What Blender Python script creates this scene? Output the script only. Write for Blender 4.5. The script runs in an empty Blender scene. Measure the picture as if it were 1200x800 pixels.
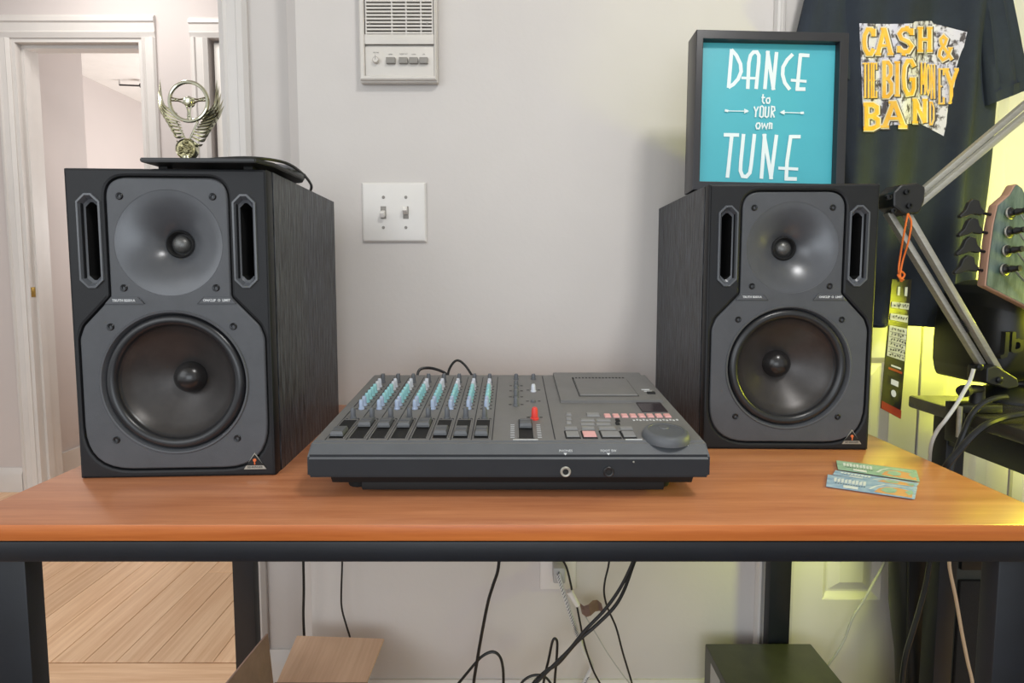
import bpy, bmesh, math, random
from mathutils import Matrix, Vector, noise
random.seed(7)
R = math.radians
C = bpy.context.scene.collection
SC = bpy.context.scene

# ------------------------------------------------------------------ camera, world, lights, exposure
F, PITCH, SY, H = 620.0, R(3.958), -34.0, 0.985
cam_d = bpy.data.cameras.new('camera'); cam = bpy.data.objects.new('camera', cam_d); C.objects.link(cam)
cam_d.sensor_fit = 'HORIZONTAL'; cam_d.sensor_width = 36; cam_d.lens = 36 * F / 1200
cam_d.shift_y = SY / 1200; cam_d.clip_start = 0.05
cam.location = (0, 0, H); cam.rotation_euler = (R(90) - PITCH, 0, 0)
SC.camera = cam

w = bpy.data.worlds.new('world'); SC.world = w; w.use_nodes = True
w.node_tree.nodes['Background'].inputs[0].default_value = (0.95, 0.98, 1.0, 1)
w.node_tree.nodes['Background'].inputs[1].default_value = 0.85

def area(name, loc, target, size, energy, color, size_y=None):
    d = bpy.data.lights.new(name, 'AREA'); o = bpy.data.objects.new(name, d); C.objects.link(o)
    d.energy = energy; d.color = color; d.size = size
    if size_y: d.shape = 'RECTANGLE'; d.size_y = size_y
    o.location = loc
    o.rotation_euler = (Vector(target) - Vector(loc)).to_track_quat('-Z', 'Y').to_euler()
    return o
area('window_light', (-1.7, -1.2, 1.7), (0.0, 1.0, 0.8), 1.4, 15, (0.93, 0.97, 1.0), 1.5)
area('room_ceiling_light', (0.62, -0.30, 2.38), (0.2, 0.9, 0.8), 0.28, 17, (1.0, 0.98, 0.95))
area('hall_ceiling_light', (-1.6, 1.85, 2.40), (-1.6, 1.85, 0), 0.5, 10.5, (1.0, 0.95, 0.90))
area('far_ceiling_fill', (-1.3, 4.2, 1.2), (-2.6, 4.0, 2.6), 1.0, 44, (1.0, 0.97, 0.95))  # added upward fill that brightens the far room ceiling
d = bpy.data.lights.new('lime_lamp', 'POINT'); o = bpy.data.objects.new('lime_lamp', d); C.objects.link(o)
d.energy = 2.4; d.color = (0.93, 1.0, 0.10); d.shadow_soft_size = 0.02; o.location = (.885, 1.005, .885)
d = bpy.data.lights.new('amber_lime_lamp', 'POINT'); o = bpy.data.objects.new('amber_lime_lamp', d); C.objects.link(o)
d.energy = 0.4; d.color = (1.0, 0.90, 0.05); d.shadow_soft_size = 0.03; o.location = (1.04, 0.60, 0.97)
d = bpy.data.lights.new('table_yellow_fill', 'POINT'); o = bpy.data.objects.new('table_yellow_fill', d); C.objects.link(o)  # added point light, no real lamp; yellows the right of the table
d.energy = 9.5; d.color = (0.96, 1.0, 0.04); d.shadow_soft_size = 0.03; o.location = (.98, .772, .90)
area('under_table_fill', (-0.2, -1.5, 0.9), (0, 1.1, 0.3), 1.3, 11, (0.86, 0.93, 1.0), 0.8)  # added fill, no real window; lifts the wall under the table
d = bpy.data.lights.new('under_table_lime_fill', 'SPOT'); o = bpy.data.objects.new('under_table_lime_fill', d); C.objects.link(o)  # added hidden spot that throws lime light under the table
d.energy = 3.4; d.color = (0.88, 1.0, 0.12); d.shadow_soft_size = 0.02; d.spot_size = R(112); d.spot_blend = .4; o.location = (.675, .92, .62)
o.rotation_euler = (Vector((.42, 1.02, .24)) - Vector(o.location)).to_track_quat('-Z', 'Y').to_euler()
SC.view_settings.view_transform = 'Standard'; SC.view_settings.look = 'None'
SC.view_settings.exposure = 0.0; SC.view_settings.gamma = 1; SC.view_settings.use_curve_mapping = False

# ------------------------------------------------------------------ helpers
CY = 400 + SY
def ray(px, py):
    x = (px - 600) / F; y = -(py - CY) / F
    c, s = math.cos(PITCH), math.sin(PITCH)
    return Vector((x, c + y * s, y * c - s))
def P(px, py, Y):                       # point of the room seen at a pixel, at depth Y
    r = ray(px, py); return Vector((0, 0, H)) + r * (Y / r.y)
def PX(px, py, X):
    r = ray(px, py); return Vector((0, 0, H)) + r * (X / r.x)
def PP(px, py, p0, n):                  # on a plane
    r = ray(px, py); o = Vector((0, 0, H)); return o + r * ((Vector(p0) - o).dot(n) / r.dot(n))

def lin(c): return tuple((v / 255 / 12.92 if v / 255 <= .04045 else ((v / 255 + .055) / 1.055) ** 2.4) for v in c) + (1,)
MATS = {}
def mat(name, col, rough=.6, metal=0, var=0, scale=(8, 8, 8), bump=0, bscale=None, col2=None, spec=.5, detail=4, per_obj=0, coat=0, alpha=None, trans=0, coords='Object', lo=.35, hi=.65):
    m = bpy.data.materials.new(name); m.use_nodes = True; nt = m.node_tree; N = nt.nodes; L = nt.links
    b = N['Principled BSDF']; b.inputs['Base Color'].default_value = lin(col); b.inputs['Roughness'].default_value = rough
    b.inputs['Metallic'].default_value = metal; b.inputs['Specular IOR Level'].default_value = spec
    b.inputs['Coat Weight'].default_value = coat; b.inputs['Coat Roughness'].default_value = .2; b.inputs['Transmission Weight'].default_value = trans
    tc = N.new('ShaderNodeTexCoord'); mp = N.new('ShaderNodeMapping'); mp.inputs['Scale'].default_value = scale
    L.new(tc.outputs[coords], mp.inputs[0])
    src = mp.outputs[0]
    oi = N.new('ShaderNodeObjectInfo')
    if per_obj:
        ad = N.new('ShaderNodeVectorMath'); ad.operation = 'ADD'; mu = N.new('ShaderNodeMath'); mu.operation = 'MULTIPLY'
        mu.inputs[1].default_value = 37; L.new(oi.outputs['Random'], mu.inputs[0]); L.new(src, ad.inputs[0]); L.new(mu.outputs[0], ad.inputs[1]); src = ad.outputs[0]
    if col2 is not None or var:
        if col2 is None: col2 = tuple(max(0, v * (1 - var)) for v in col)
        nz = N.new('ShaderNodeTexNoise'); nz.inputs['Scale'].default_value = 1; nz.inputs['Detail'].default_value = detail
        nz.inputs['Roughness'].default_value = .65
        L.new(src, nz.inputs['Vector'])
        cr = N.new('ShaderNodeValToRGB'); cr.color_ramp.elements[0].color = lin(col2); cr.color_ramp.elements[1].color = lin(col)
        cr.color_ramp.elements[0].position = lo; cr.color_ramp.elements[1].position = hi
        L.new(nz.outputs[0], cr.inputs[0]); outc = cr.outputs[0]
        if per_obj:
            hs = N.new('ShaderNodeHueSaturation'); mr = N.new('ShaderNodeMapRange'); mr.inputs['To Min'].default_value = 1 - per_obj; mr.inputs['To Max'].default_value = 1 + per_obj
            L.new(oi.outputs['Random'], mr.inputs[0]); L.new(mr.outputs[0], hs.inputs['Value']); L.new(outc, hs.inputs['Color']); outc = hs.outputs[0]
        L.new(outc, b.inputs['Base Color'])
    if bump:
        nb = N.new('ShaderNodeTexNoise'); nb.inputs['Detail'].default_value = 5
        mb = N.new('ShaderNodeMapping'); mb.inputs['Scale'].default_value = bscale or scale
        L.new(tc.outputs[coords], mb.inputs[0]); L.new(mb.outputs[0], nb.inputs['Vector']); nb.inputs['Scale'].default_value = 1
        bp = N.new('ShaderNodeBump'); bp.inputs['Strength'].default_value = bump; bp.inputs['Distance'].default_value = .002
        L.new(nb.outputs[0], bp.inputs['Height']); L.new(bp.outputs[0], b.inputs['Normal'])
    MATS[name] = m; return m

M_wall = mat('wall_paint', (205, 200, 196), .75, var=.03, scale=(1.5, 1.5, 1.5), bump=.15, bscale=(90, 90, 90))
M_wall2 = mat('hall_wall_paint', (202, 194, 191), .8, var=.02, scale=(1, 1, 1), bump=.1, bscale=(90, 90, 90))
M_trim = mat('trim_paint', (212, 208, 204), .35, var=.03, scale=(3, 3, 3))
M_door = mat('door_paint', (214, 210, 204), .4, var=.03, scale=(2, 2, 2), bump=.1, bscale=(60, 60, 8))
M_ceil = mat('ceiling_paint', (238, 236, 232), .9, var=.02)
M_plank = mat('oak_plank', (240, 202, 164), .30, col2=(220, 176, 136), scale=(60, 3.0, 60), per_obj=.10, bump=.06, bscale=(120, 6, 120))
M_plankx = mat('oak_plank_cross', (240, 202, 164), .30, col2=(220, 176, 136), scale=(3.0, 60, 60), per_obj=.10, bump=.06, bscale=(6, 120, 120))
M_gap = mat('floor_gap', (70, 45, 30), .9, var=.1)
M_table = mat('cherry_laminate', (206, 140, 98), .30, col2=(174, 108, 72), scale=(3.5, 60, 60), bump=.04, bscale=(8, 140, 140), coat=.5, lo=.3, hi=.7)
M_edge = mat('cherry_edge', (204, 120, 60), .35, col2=(176, 94, 42), scale=(2.4, 60, 60))
M_steel = mat('black_powder_steel', (20, 24, 31), .45, var=.15, scale=(30, 30, 30), bump=.05, bscale=(300, 300, 300))
M_baffle = mat('speaker_baffle', (28, 29, 32), .5, spec=.3, var=.08, scale=(40, 40, 40), bump=.12, bscale=(700, 700, 700))
M_wood = mat('black_ash_vinyl', (84, 90, 100), .38, col2=(10, 11, 13), scale=(200, 200, 22), bump=.8, bscale=(200, 200, 22), lo=.42, hi=.72, detail=6)
M_plate = mat('grey_moulded_plastic', (78, 80, 84), .45, spec=.35, var=.06, scale=(30, 30, 30), bump=.1, bscale=(900, 900, 900))
M_horn = mat('horn_plastic', (84, 86, 90), .27, metal=.2, var=.05, scale=(30, 30, 30), bump=.05, bscale=(900, 900, 900))
M_bez = mat('port_bezel', (84, 87, 92), .3, var=.05)
M_rub = mat('surround_rubber', (34, 35, 38), .30, var=.08, scale=(60, 60, 60))
M_cone = mat('cone_poly', (62, 59, 58), .36, metal=.3, var=.12, scale=(40, 40, 40))
M_cap = mat('dust_cap', (34, 32, 32), .25, var=.1)
M_blk = mat('matt_black', (14, 14, 15), .7, var=.1)
M_blkp = mat('black_plastic', (26, 27, 29), .42, var=.1, scale=(40, 40, 40))
M_blk2 = mat('satin_black_shell', (16, 17, 18), .45, var=.1)
M_mesh = mat('tweeter_mesh', (120, 120, 118), .4, metal=.6, var=.4, scale=(1500, 1500, 1500))
M_screw = mat('screw_black', (40, 41, 43), .3, metal=.6, var=.1)
M_sil = mat('brushed_aluminium', (172, 170, 160), .45, metal=.5, var=.06, scale=(30, 30, 300))
M_chrome = mat('trophy_metal', (205, 203, 180), .14, metal=1, var=.08, scale=(40, 40, 40))
M_gold = mat('gold_relief', (176, 168, 128), .3, metal=.8, var=.4, scale=(300, 300, 300))
M_orange = mat('badge_orange', (214, 110, 60), .5, var=.1)
M_ink = mat('white_ink', (205, 208, 210), .6, var=.03)
M_mix = mat('mixer_shell', (88, 91, 95), .5, var=.05, scale=(30, 30, 30), bump=.08, bscale=(900, 900, 900))
M_mixp = mat('mixer_panel', (114, 113, 112), .5, var=.05, scale=(20, 20, 20), bump=.05, bscale=(900, 900, 900))
M_mixd = mat('mixer_dark_face', (38, 40, 44), .55, spec=.3, var=.06, scale=(20, 20, 20))
M_kg = mat('knob_grey', (98, 101, 106), .5, var=.05)
M_kc = mat('knob_cyan', (150, 205, 212), .45, var=.04)
M_kl = mat('knob_lavender', (170, 186, 212), .45, var=.04)
M_kw = mat('knob_white', (208, 212, 222), .45, var=.04)
M_kr = mat('knob_red', (226, 66, 58), .45, var=.04)
M_btn = mat('button_grey', (136, 136, 136), .5, var=.04)
M_btnp = mat('button_pink', (226, 170, 168), .5, var=.04)
M_cap2 = mat('fader_cap', (92, 94, 97), .45, var=.05)
M_disp = mat('display_window', (52, 44, 48), .12, var=.05)
M_plas = mat('ivory_plastic', (208, 203, 196), .45, var=.03)
M_plas2 = mat('intercom_grey_buttons', (140, 136, 130), .5, var=.05)
M_switch = mat('switch_plate_white', (222, 219, 215), .35, var=.02)
M_frame = mat('frame_black', (44, 44, 48), .3, var=.08, scale=(20, 20, 20))
M_poster = mat('poster_teal', (74, 176, 190), .42, var=.03, scale=(6, 6, 6))
M_post_ink = mat('poster_ink', (226, 238, 238), .42, var=.02)
M_shirt = mat('shirt_cotton', (34, 43, 54), .85, var=.12, scale=(25, 25, 25), bump=.35, bscale=(900, 900, 900))
M_print = mat('shirt_print_ground', (214, 212, 220), .8, col2=(84, 78, 78), scale=(90, 90, 60), detail=3, lo=.40, hi=.52)
M_pyel = mat('shirt_print_yellow', (232, 170, 40), .75, col2=(236, 190, 80), scale=(40, 40, 40))
M_pcream = mat('shirt_print_cream', (232, 224, 196), .8, var=.05)
M_pshade = mat('shirt_print_shadow', (84, 74, 70), .8, var=.1)
M_cable = mat('black_cable', (22, 24, 26), .4, var=.1)
M_wcable = mat('white_cable', (206, 206, 202), .45, var=.04)
M_gcable = mat('grey_cable', (168, 168, 166), .5, var=.04)
M_brn = mat('tan_cable', (196, 170, 140), .5, var=.05)
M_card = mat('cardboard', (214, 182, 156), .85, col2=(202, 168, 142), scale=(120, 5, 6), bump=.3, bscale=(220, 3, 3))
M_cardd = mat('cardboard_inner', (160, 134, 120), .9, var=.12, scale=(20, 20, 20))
M_deskt = mat('desk_top_black', (62, 60, 54), .25, var=.1, scale=(20, 20, 20))
M_box = mat('black_box_vinyl', (58, 60, 54), .38, var=.15, scale=(30, 30, 30))
M_amp = mat('amp_grille', (30, 28, 27), .8, var=.3, scale=(400, 400, 400), bump=.4, bscale=(700, 700, 700))
M_bag = mat('nylon_bag', (18, 20, 26), .5, var=.2, scale=(30, 30, 8), bump=.4, bscale=(30, 30, 12))
M_pouch = mat('pouch_sheen_grey', (92, 95, 104), .5, var=.5, scale=(60, 60, 60), bump=.5, bscale=(60, 60, 60))  # grey mottling puts sheen and highlights of the black pouch into its colour
M_or = mat('orange_string', (236, 118, 40), .7, var=.1)
M_tag = mat('tag_black', (22, 21, 20), .4, var=.1, scale=(30, 30, 30))
M_tagor = mat('tag_orange', (150, 50, 28), .5, var=.1)
M_tagw = mat('tag_white', (206, 208, 190), .6, var=.03)
M_pen = mat('pen_ink', (40, 42, 46), .7, var=.05)
M_hstock = mat('headstock_face', (112, 128, 118), .35, col2=(60, 78, 72), scale=(60, 60, 14), detail=5)
M_maple = mat('headstock_maple_edge', (186, 146, 124), .4, var=.1, scale=(40, 40, 8))
M_string = mat('steel_string', (200, 200, 196), .3, metal=1, var=.05)
M_body = mat('bass_body_finish', (60, 84, 74), .3, var=.2, scale=(10, 10, 10))
M_tick = mat('ticket_blue', (178, 200, 222), .45, col2=(118, 154, 196), scale=(50, 90, 50))
M_tickg = mat('ticket_green', (168, 198, 180), .45, col2=(130, 168, 150), scale=(50, 90, 50))
M_ticko = mat('ticket_orange', (226, 168, 110), .45, var=.1)
M_tickw = mat('ticket_white', (224, 230, 234), .45, var=.03)
M_brass = mat('brass', (190, 160, 90), .35, metal=.9, var=.1)
M_led = mat('blind_white', (226, 226, 224), .5, var=.02)
M_void = mat('unlit_void', (30, 28, 27), .9, var=.05)  # near-black colour stands in for darkness behind openings

WM = {}
def wm(o): return WM.get(o.name, Matrix.Identity(4)) if o else Matrix.Identity(4)
def thing(name, label, cat, loc=(0, 0, 0), rz=0, group=None, rot=None):
    o = bpy.data.objects.new(name, None); C.objects.link(o); o.empty_display_size = .05
    o.location = loc; o.rotation_euler = rot or (0, 0, rz)
    WM[o.name] = Matrix.Translation(loc) @ o.rotation_euler.to_matrix().to_4x4()
    o['label'] = label; o['category'] = cat
    if group: o['group'] = group
    return o
def tag(o, label, cat, group=None):
    o['label'] = label; o['category'] = cat
    if group: o['group'] = group
    return o
def fin(me, m, smooth=35):
    if m: me.materials.append(m)
    if smooth:
        for p in me.polygons: p.use_smooth = True
        me.set_sharp_from_angle(angle=R(smooth))
    return me
def obj(name, bm, m, parent=None, local=False, smooth=35, base=True):
    """link ONE mesh object; geometry is given in room coordinates unless local"""
    if isinstance(bm, bmesh.types.BMesh):
        bmesh.ops.recalc_face_normals(bm, faces=bm.faces[:])
        me = bpy.data.meshes.new(name); bm.to_mesh(me); bm.free()
    else: me = bm
    o = bpy.data.objects.new(name, me); C.objects.link(o)
    if parent:
        o.parent = parent; M = wm(parent)
        if not local: me.transform(M.inverted())
        WM[o.name] = M
    elif not local:
        vs = [v.co for v in me.vertices]
        c = Vector(((min(v.x for v in vs) + max(v.x for v in vs)) / 2, (min(v.y for v in vs) + max(v.y for v in vs)) / 2, min(v.z for v in vs)))
        me.transform(Matrix.Translation(-c)); o.location = c; WM[o.name] = Matrix.Translation(c)
    fin(me, m, smooth); return o
def struct(name, bm, m, smooth=35):
    me = bpy.data.meshes.new(name)
    bmesh.ops.recalc_face_normals(bm, faces=bm.faces[:]); bm.to_mesh(me); bm.free()
    o = bpy.data.objects.new(name, me); C.objects.link(o); fin(me, m, smooth); o['kind'] = 'structure'; return o
def inst(name, me, parent, world=None, local=None):
    o = bpy.data.objects.new(name, me); C.objects.link(o); o.parent = parent
    ml = local if local is not None else wm(parent).inverted() @ world
    o.matrix_local = ml; WM[o.name] = wm(parent) @ ml; return o
def mesh_of(name, bm, m, smooth=35):
    bmesh.ops.recalc_face_normals(bm, faces=bm.faces[:])
    me = bpy.data.meshes.new(name); bm.to_mesh(me); bm.free(); return fin(me, m, smooth)

def B(): return bmesh.new()
def box(bm, a, b, M=None, bev=0):
    (x0, y0, z0), (x1, y1, z1) = a, b
    r = bmesh.ops.create_cube(bm, size=1, matrix=Matrix.Translation(((x0 + x1) / 2, (y0 + y1) / 2, (z0 + z1) / 2)) @ Matrix.Diagonal((abs(x1 - x0), abs(y1 - y0), abs(z1 - z0), 1)))
    vs = r['verts']
    if bev:
        es = list({e for v in vs for e in v.link_edges})
        q = bmesh.ops.bevel(bm, geom=es, offset=bev, segments=2, affect='EDGES', profile=.5)
        vs = list({v for f in q['faces'] for v in f.verts} | {v for v in vs if v.is_valid})
    if M is not None: bmesh.ops.transform(bm, matrix=M, verts=vs)
    return bm
def bx(a, b, bev=0, M=None): return box(B(), a, b, M, bev)
def frame_from(d):
    d = Vector(d).normalized(); u = Vector((0, 0, 1)) if abs(d.z) < .95 else Vector((1, 0, 0))
    x = u.cross(d).normalized(); y = d.cross(x); return x, y
def smoothpts(pts, n=6):
    pts = [Vector(p) for p in pts]
    if len(pts) < 3: return pts
    q = [pts[0] * 2 - pts[1]] + pts + [pts[-1] * 2 - pts[-2]]; out = []
    for i in range(1, len(q) - 2):
        for k in range(n):
            t = k / n; a, b, c, d_ = q[i - 1], q[i], q[i + 1], q[i + 2]
            out.append(.5 * ((2 * b) + (c - a) * t + (2 * a - 5 * b + 4 * c - d_) * t * t + (3 * b - a - 3 * c + d_) * t ** 3))
    out.append(pts[-1]); return out
def tube(bm, pts, r, seg=8, smooth=6, rr=None, closed=False, flat=1):
    pts = smoothpts(pts, smooth) if smooth else [Vector(p) for p in pts]
    rings = []; px = None; n = len(pts)
    for i, p in enumerate(pts):
        if closed: d = pts[(i + 1) % n] - pts[i - 1]
        else: d = pts[min(i + 1, n - 1)] - pts[max(i - 1, 0)]
        if px is None: x, y = frame_from(d)
        else:
            dn = d.normalized(); x = (px - dn * px.dot(dn)).normalized(); y = dn.cross(x)
        px = x; ra = (rr(i / (n - 1)) if rr else r)
        rings.append([bm.verts.new(p + (x * math.cos(a) + y * math.sin(a) * flat) * ra) for a in [2 * math.pi * k / seg for k in range(seg)]])
    for i in range(n if closed else n - 1):
        A, Bq = rings[i], rings[(i + 1) % n]
        for k in range(seg): bm.faces.new((A[k], A[(k + 1) % seg], Bq[(k + 1) % seg], Bq[k]))
    if not closed: bm.faces.new(rings[0]); bm.faces.new(rings[-1][::-1])
    return bm
def cyl(bm, a, b, r0, r1=None, seg=16): 
    r1 = r0 if r1 is None else r1
    return tube(bm, [a, b], r0, seg, 0, rr=lambda t: r0 + (r1 - r0) * t)
def lathe(bm, prof, seg=32, M=None):          # profile (r, h), axis local z
    M = M or Matrix.Identity(4); rings = []
    for r, h in prof:
        if r < 1e-6: rings.append([bm.verts.new(M @ Vector((0, 0, h)))])
        else: rings.append([bm.verts.new(M @ Vector((r * math.cos(2 * math.pi * k / seg), r * math.sin(2 * math.pi * k / seg), h))) for k in range(seg)])
    for A, Bq in zip(rings, rings[1:]):
        for k in range(seg):
            k2 = (k + 1) % seg
            if len(A) == 1 and len(Bq) == 1: continue
            if len(A) == 1: bm.faces.new((A[0], Bq[k], Bq[k2]))
            elif len(Bq) == 1: bm.faces.new((A[k], A[k2], Bq[0]))
            else: bm.faces.new((A[k], A[k2], Bq[k2], Bq[k]))
    return bm
def AX(p, n, up=None):                        # matrix with z axis = n at p
    n = Vector(n).normalized(); x, y = frame_from(n)
    if up is not None:
        y = Vector(up); y = (y - n * y.dot(n)).normalized(); x = y.cross(n)
    return Matrix(((x.x, y.x, n.x, p[0]), (x.y, y.y, n.y, p[1]), (x.z, y.z, n.z, p[2]), (0, 0, 0, 1)))
def curve_mesh(cu):
    t = bpy.data.objects.new('t', cu); C.objects.link(t); dg = bpy.context.evaluated_depsgraph_get()
    me = bpy.data.meshes.new_from_object(t.evaluated_get(dg)); bpy.data.objects.remove(t); bpy.data.curves.remove(cu); return me
def plate(splines, y0, y1, bev=0, M=None):    # outlines (x,z), holes inside; slab between y0 and y1
    cu = bpy.data.curves.new('t', 'CURVE'); cu.dimensions = '2D'; cu.fill_mode = 'BOTH'
    cu.extrude = (y1 - y0) / 2 - bev; cu.bevel_depth = bev; cu.bevel_resolution = 1; cu.offset = -bev
    for s in splines:
        sp = cu.splines.new('POLY'); sp.points.add(len(s) - 1); sp.use_cyclic_u = True
        for p, q in zip(sp.points, s): p.co = (q[0], q[1], 0, 1)
    me = curve_mesh(cu); me.transform(Matrix.Translation((0, (y0 + y1) / 2, 0)) @ Matrix.Rotation(R(90), 4, 'X'))
    if M is not None: me.transform(M)
    return me
def text(s, size, M, ext=.0002, bold=0, sx=1, align='CENTER'):     # text in local XY of M
    cu = bpy.data.curves.new('t', 'FONT'); cu.body = s; cu.size = size; cu.extrude = ext; cu.offset = bold; cu.resolution_u = 2
    cu.align_x = align; cu.align_y = 'CENTER'
    me = curve_mesh(cu); me.transform(M @ Matrix.Diagonal((sx, 1, 1, 1))); return me
def join_meshes(ms, name='j'):
    bm = B()
    for m in ms: bm.from_mesh(m); bpy.data.meshes.remove(m)
    return bm
def circ(cx, cz, r, n=48, a0=0): return [(cx + r * math.cos(a0 + 2 * math.pi * k / n), cz + r * math.sin(a0 + 2 * math.pi * k / n)) for k in range(n)]
def rpoly(pts, rad, n=6):
    out = []; N_ = len(pts)
    for i in range(N_):
        p = Vector(pts[i]); a = Vector(pts[i - 1]); b = Vector(pts[(i + 1) % N_]); r = rad[i] if isinstance(rad, (list, tuple)) else rad
        if r <= 0: out.append(tuple(p)); continue
        da, db = (a - p).normalized(), (b - p).normalized(); ang = da.angle(db); t = r / math.tan(ang / 2)
        t = min(t, (a - p).length * .49, (b - p).length * .49)
        s, e = p + da * t, p + db * t
        for k in range(n + 1):
            u = k / n; out.append(tuple(s * (1 - u) ** 2 + p * 2 * u * (1 - u) + e * u * u))
    return out
def offs(pts, d):
    out = []; n = len(pts); A = sum(pts[i][0] * pts[(i + 1) % n][1] - pts[(i + 1) % n][0] * pts[i][1] for i in range(n)); sg = 1 if A > 0 else -1
    for i in range(n):
        a, p, b = Vector(pts[i - 1]), Vector(pts[i]), Vector(pts[(i + 1) % n]); t = (b - a).normalized()
        out.append((p.x + t.y * d * sg, p.y - t.x * d * sg))
    return out
def ribbon(bm, pts, wd, mapf, layer=0, closed=False, step=None):
    """flat stroke of width wd through 2D pts, each vertex placed by mapf(x, y, layer)"""
    pts = [Vector(p) for p in pts]
    if step:
        q = []
        for a, b in zip(pts, pts[1:]):
            n = max(1, int((b - a).length / step))
            for k in range(n): q.append(a.lerp(b, k / n))
        pts = q + [pts[-1]]
    L_, R_ = [], []; n = len(pts)
    for i, p in enumerate(pts):
        a = (p - pts[i - 1]).normalized() if i else (pts[1] - p).normalized()
        b = (pts[i + 1] - p).normalized() if i < n - 1 else a
        t = (a + b); t = t.normalized() if t.length > .1 else b
        nn = Vector((-t.y, t.x)); k = 1 / max(.45, abs(nn.dot(Vector((-b.y, b.x)))))
        L_.append(bm.verts.new(mapf(*(p + nn * wd / 2 * k), layer))); R_.append(bm.verts.new(mapf(*(p - nn * wd / 2 * k), layer)))
    for i in range(n - 1): bm.faces.new((L_[i], L_[i + 1], R_[i + 1], R_[i]))
    return bm

# ================================================================== SETTING
T = H - .2644                                   # table top
WY, RY, TY, DY = 1.085, 1.178, 1.287, 2.368      # main wall, recessed wall, threshold, hall wall planes
CEIL = 2.44
# --- floor with planks
fl = struct('floor', bx((-3.4, -1.6, -.06), (2.4, 7.0, -.0125)), M_gap)
def plank(x0, y0, x1, y1, cross):
    b = B(); dx, dy = (x1 - x0) / 2 - .0006, (y1 - y0) / 2 - .0006
    c = .0012
    top = [(-dx + c, -dy + c, 0), (dx - c, -dy + c, 0), (dx - c, dy - c, 0), (-dx + c, dy - c, 0)]
    mid = [(-dx, -dy, -c), (dx, -dy, -c), (dx, dy, -c), (-dx, dy, -c)]; bot = [(x, y, -.0125) for x, y, z in mid]
    V = [[b.verts.new(p) for p in r] for r in (top, mid, bot)]
    b.faces.new(V[0])
    for A, Q in ((V[0], V[1]), (V[1], V[2])):
        for k in range(4): b.faces.new((A[k], A[(k + 1) % 4], Q[(k + 1) % 4], Q[k]))
    return b
_pl = {}
def put_plank(x0, y0, x1, y1, cross):
    key = (round(x1 - x0, 3), round(y1 - y0, 3), cross)
    if key not in _pl: _pl[key] = mesh_of('plank', plank(x0, y0, x1, y1, cross), M_plankx if cross else M_plank, 0)
    o = inst('plank', _pl[key], fl, Matrix.Translation(((x0 + x1) / 2, (y0 + y1) / 2, random.uniform(-.0005, 0))))
    return o
PW = .083
struct('floor_far', bx((-3.4, 3.3, -.0124), (.6, 7.0, -.0005)), M_plank)
for i in range(31):                             # hall boards run away from the camera
    x0 = -.35 - (i + 1) * PW; cuts = sorted([random.uniform(1.7, 2.7)]); ys = [TY + .002] + cuts + [3.3]
    ys = [round(v, 1) if 0 < k < 2 else v for k, v in enumerate(ys)]
    for a, b_ in zip(ys, ys[1:]): put_plank(x0, a, x0 + PW, b_, False)
for j in range(11):                             # boards of the near room run across
    y1 = TY - .001 - j * PW; xs = [-2.2, -2.2 + [.5, .9, .3, .7][j % 4]]
    while xs[-1] < 1.8: xs.append(xs[-1] + 1.2)
    for a, b_ in zip(xs, xs[1:]): put_plank(a, y1 - PW, b_, y1, True)

# --- main wall (outside corner at its left end), recess wall, hall
cx = P(356, 380, WY).x
b = B(); ch = .03
pr = [(cx, WY), (.60, WY), (.60, 1.2), (cx - ch, 1.2), (cx - ch, WY + ch)]
lo_ = [b.verts.new((x, y, 0)) for x, y in pr]; hi_ = [b.verts.new((x, y, CEIL)) for x, y in pr]
b.faces.new(lo_); b.faces.new(hi_)
for k in range(5): b.faces.new((lo_[k], lo_[(k + 1) % 5], hi_[(k + 1) % 5], hi_[k]))
struct('wall_back', b, M_wall)
xin = P(277, 380, RY).x - .012                       # edge of the cased opening
struct('wall_back_recess', bx((xin, RY, 0), (cx + .02, TY, CEIL)), M_wall)
def casing(bm, x0, x1, y, z0, z1, out=-1):        # stepped door casing strip, vertical; thicker towards outer side
    wdt = x1 - x0
    prof = [(0, .008), (.12, .016), (.30, .018), (.36, .012), (.7, .010), (.78, .014), (1, .006)]
    if out > 0: prof = [(1 - u, t) for u, t in prof][::-1]
    for (u0, t0), (u1, t1) in zip(prof, prof[1:]):
        a, c = x0 + u0 * wdt, x0 + u1 * wdt
        v = [bm.verts.new(q) for q in ((a, y - t0, z0), (c, y - t1, z0), (c, y + .001, z0), (a, y + .001, z0), (a, y - t0, z1), (c, y - t1, z1), (c, y + .001, z1), (a, y + .001, z1))]
        for f in ((0, 1, 5, 4), (1, 2, 6, 5), (2, 3, 7, 6), (3, 0, 4, 7), (0, 3, 2, 1), (4, 5, 6, 7)): bm.faces.new([v[k] for k in f])
def hcasing(bm, x0, x1, y, z0, z1):
    prof = [(0, .006), (.22, .014), (.30, .010), (.64, .012), (.70, .018), (.88, .016), (1, .008)]; hh = z1 - z0
    for (u0, t0), (u1, t1) in zip(prof, prof[1:]):
        a, c = z0 + u0 * hh, z0 + u1 * hh
        v = [bm.verts.new(q) for q in ((x0, y - t0, a), (x0, y - t1, c), (x0, y + .001, c), (x0, y + .001, a), (x1, y - t0, a), (x1, y - t1, c), (x1, y + .001, c), (x1, y + .001, a))]
        for f in ((0, 1, 5, 4), (1, 2, 6, 5), (2, 3, 7, 6), (3, 0, 4, 7), (0, 3, 2, 1), (4, 5, 6, 7)): bm.faces.new([v[k] for k in f])
b = B(); casing(b, xin, xin + .062, RY, 0, CEIL, 1); struct('trim_1', b, M_trim, 0)
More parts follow.
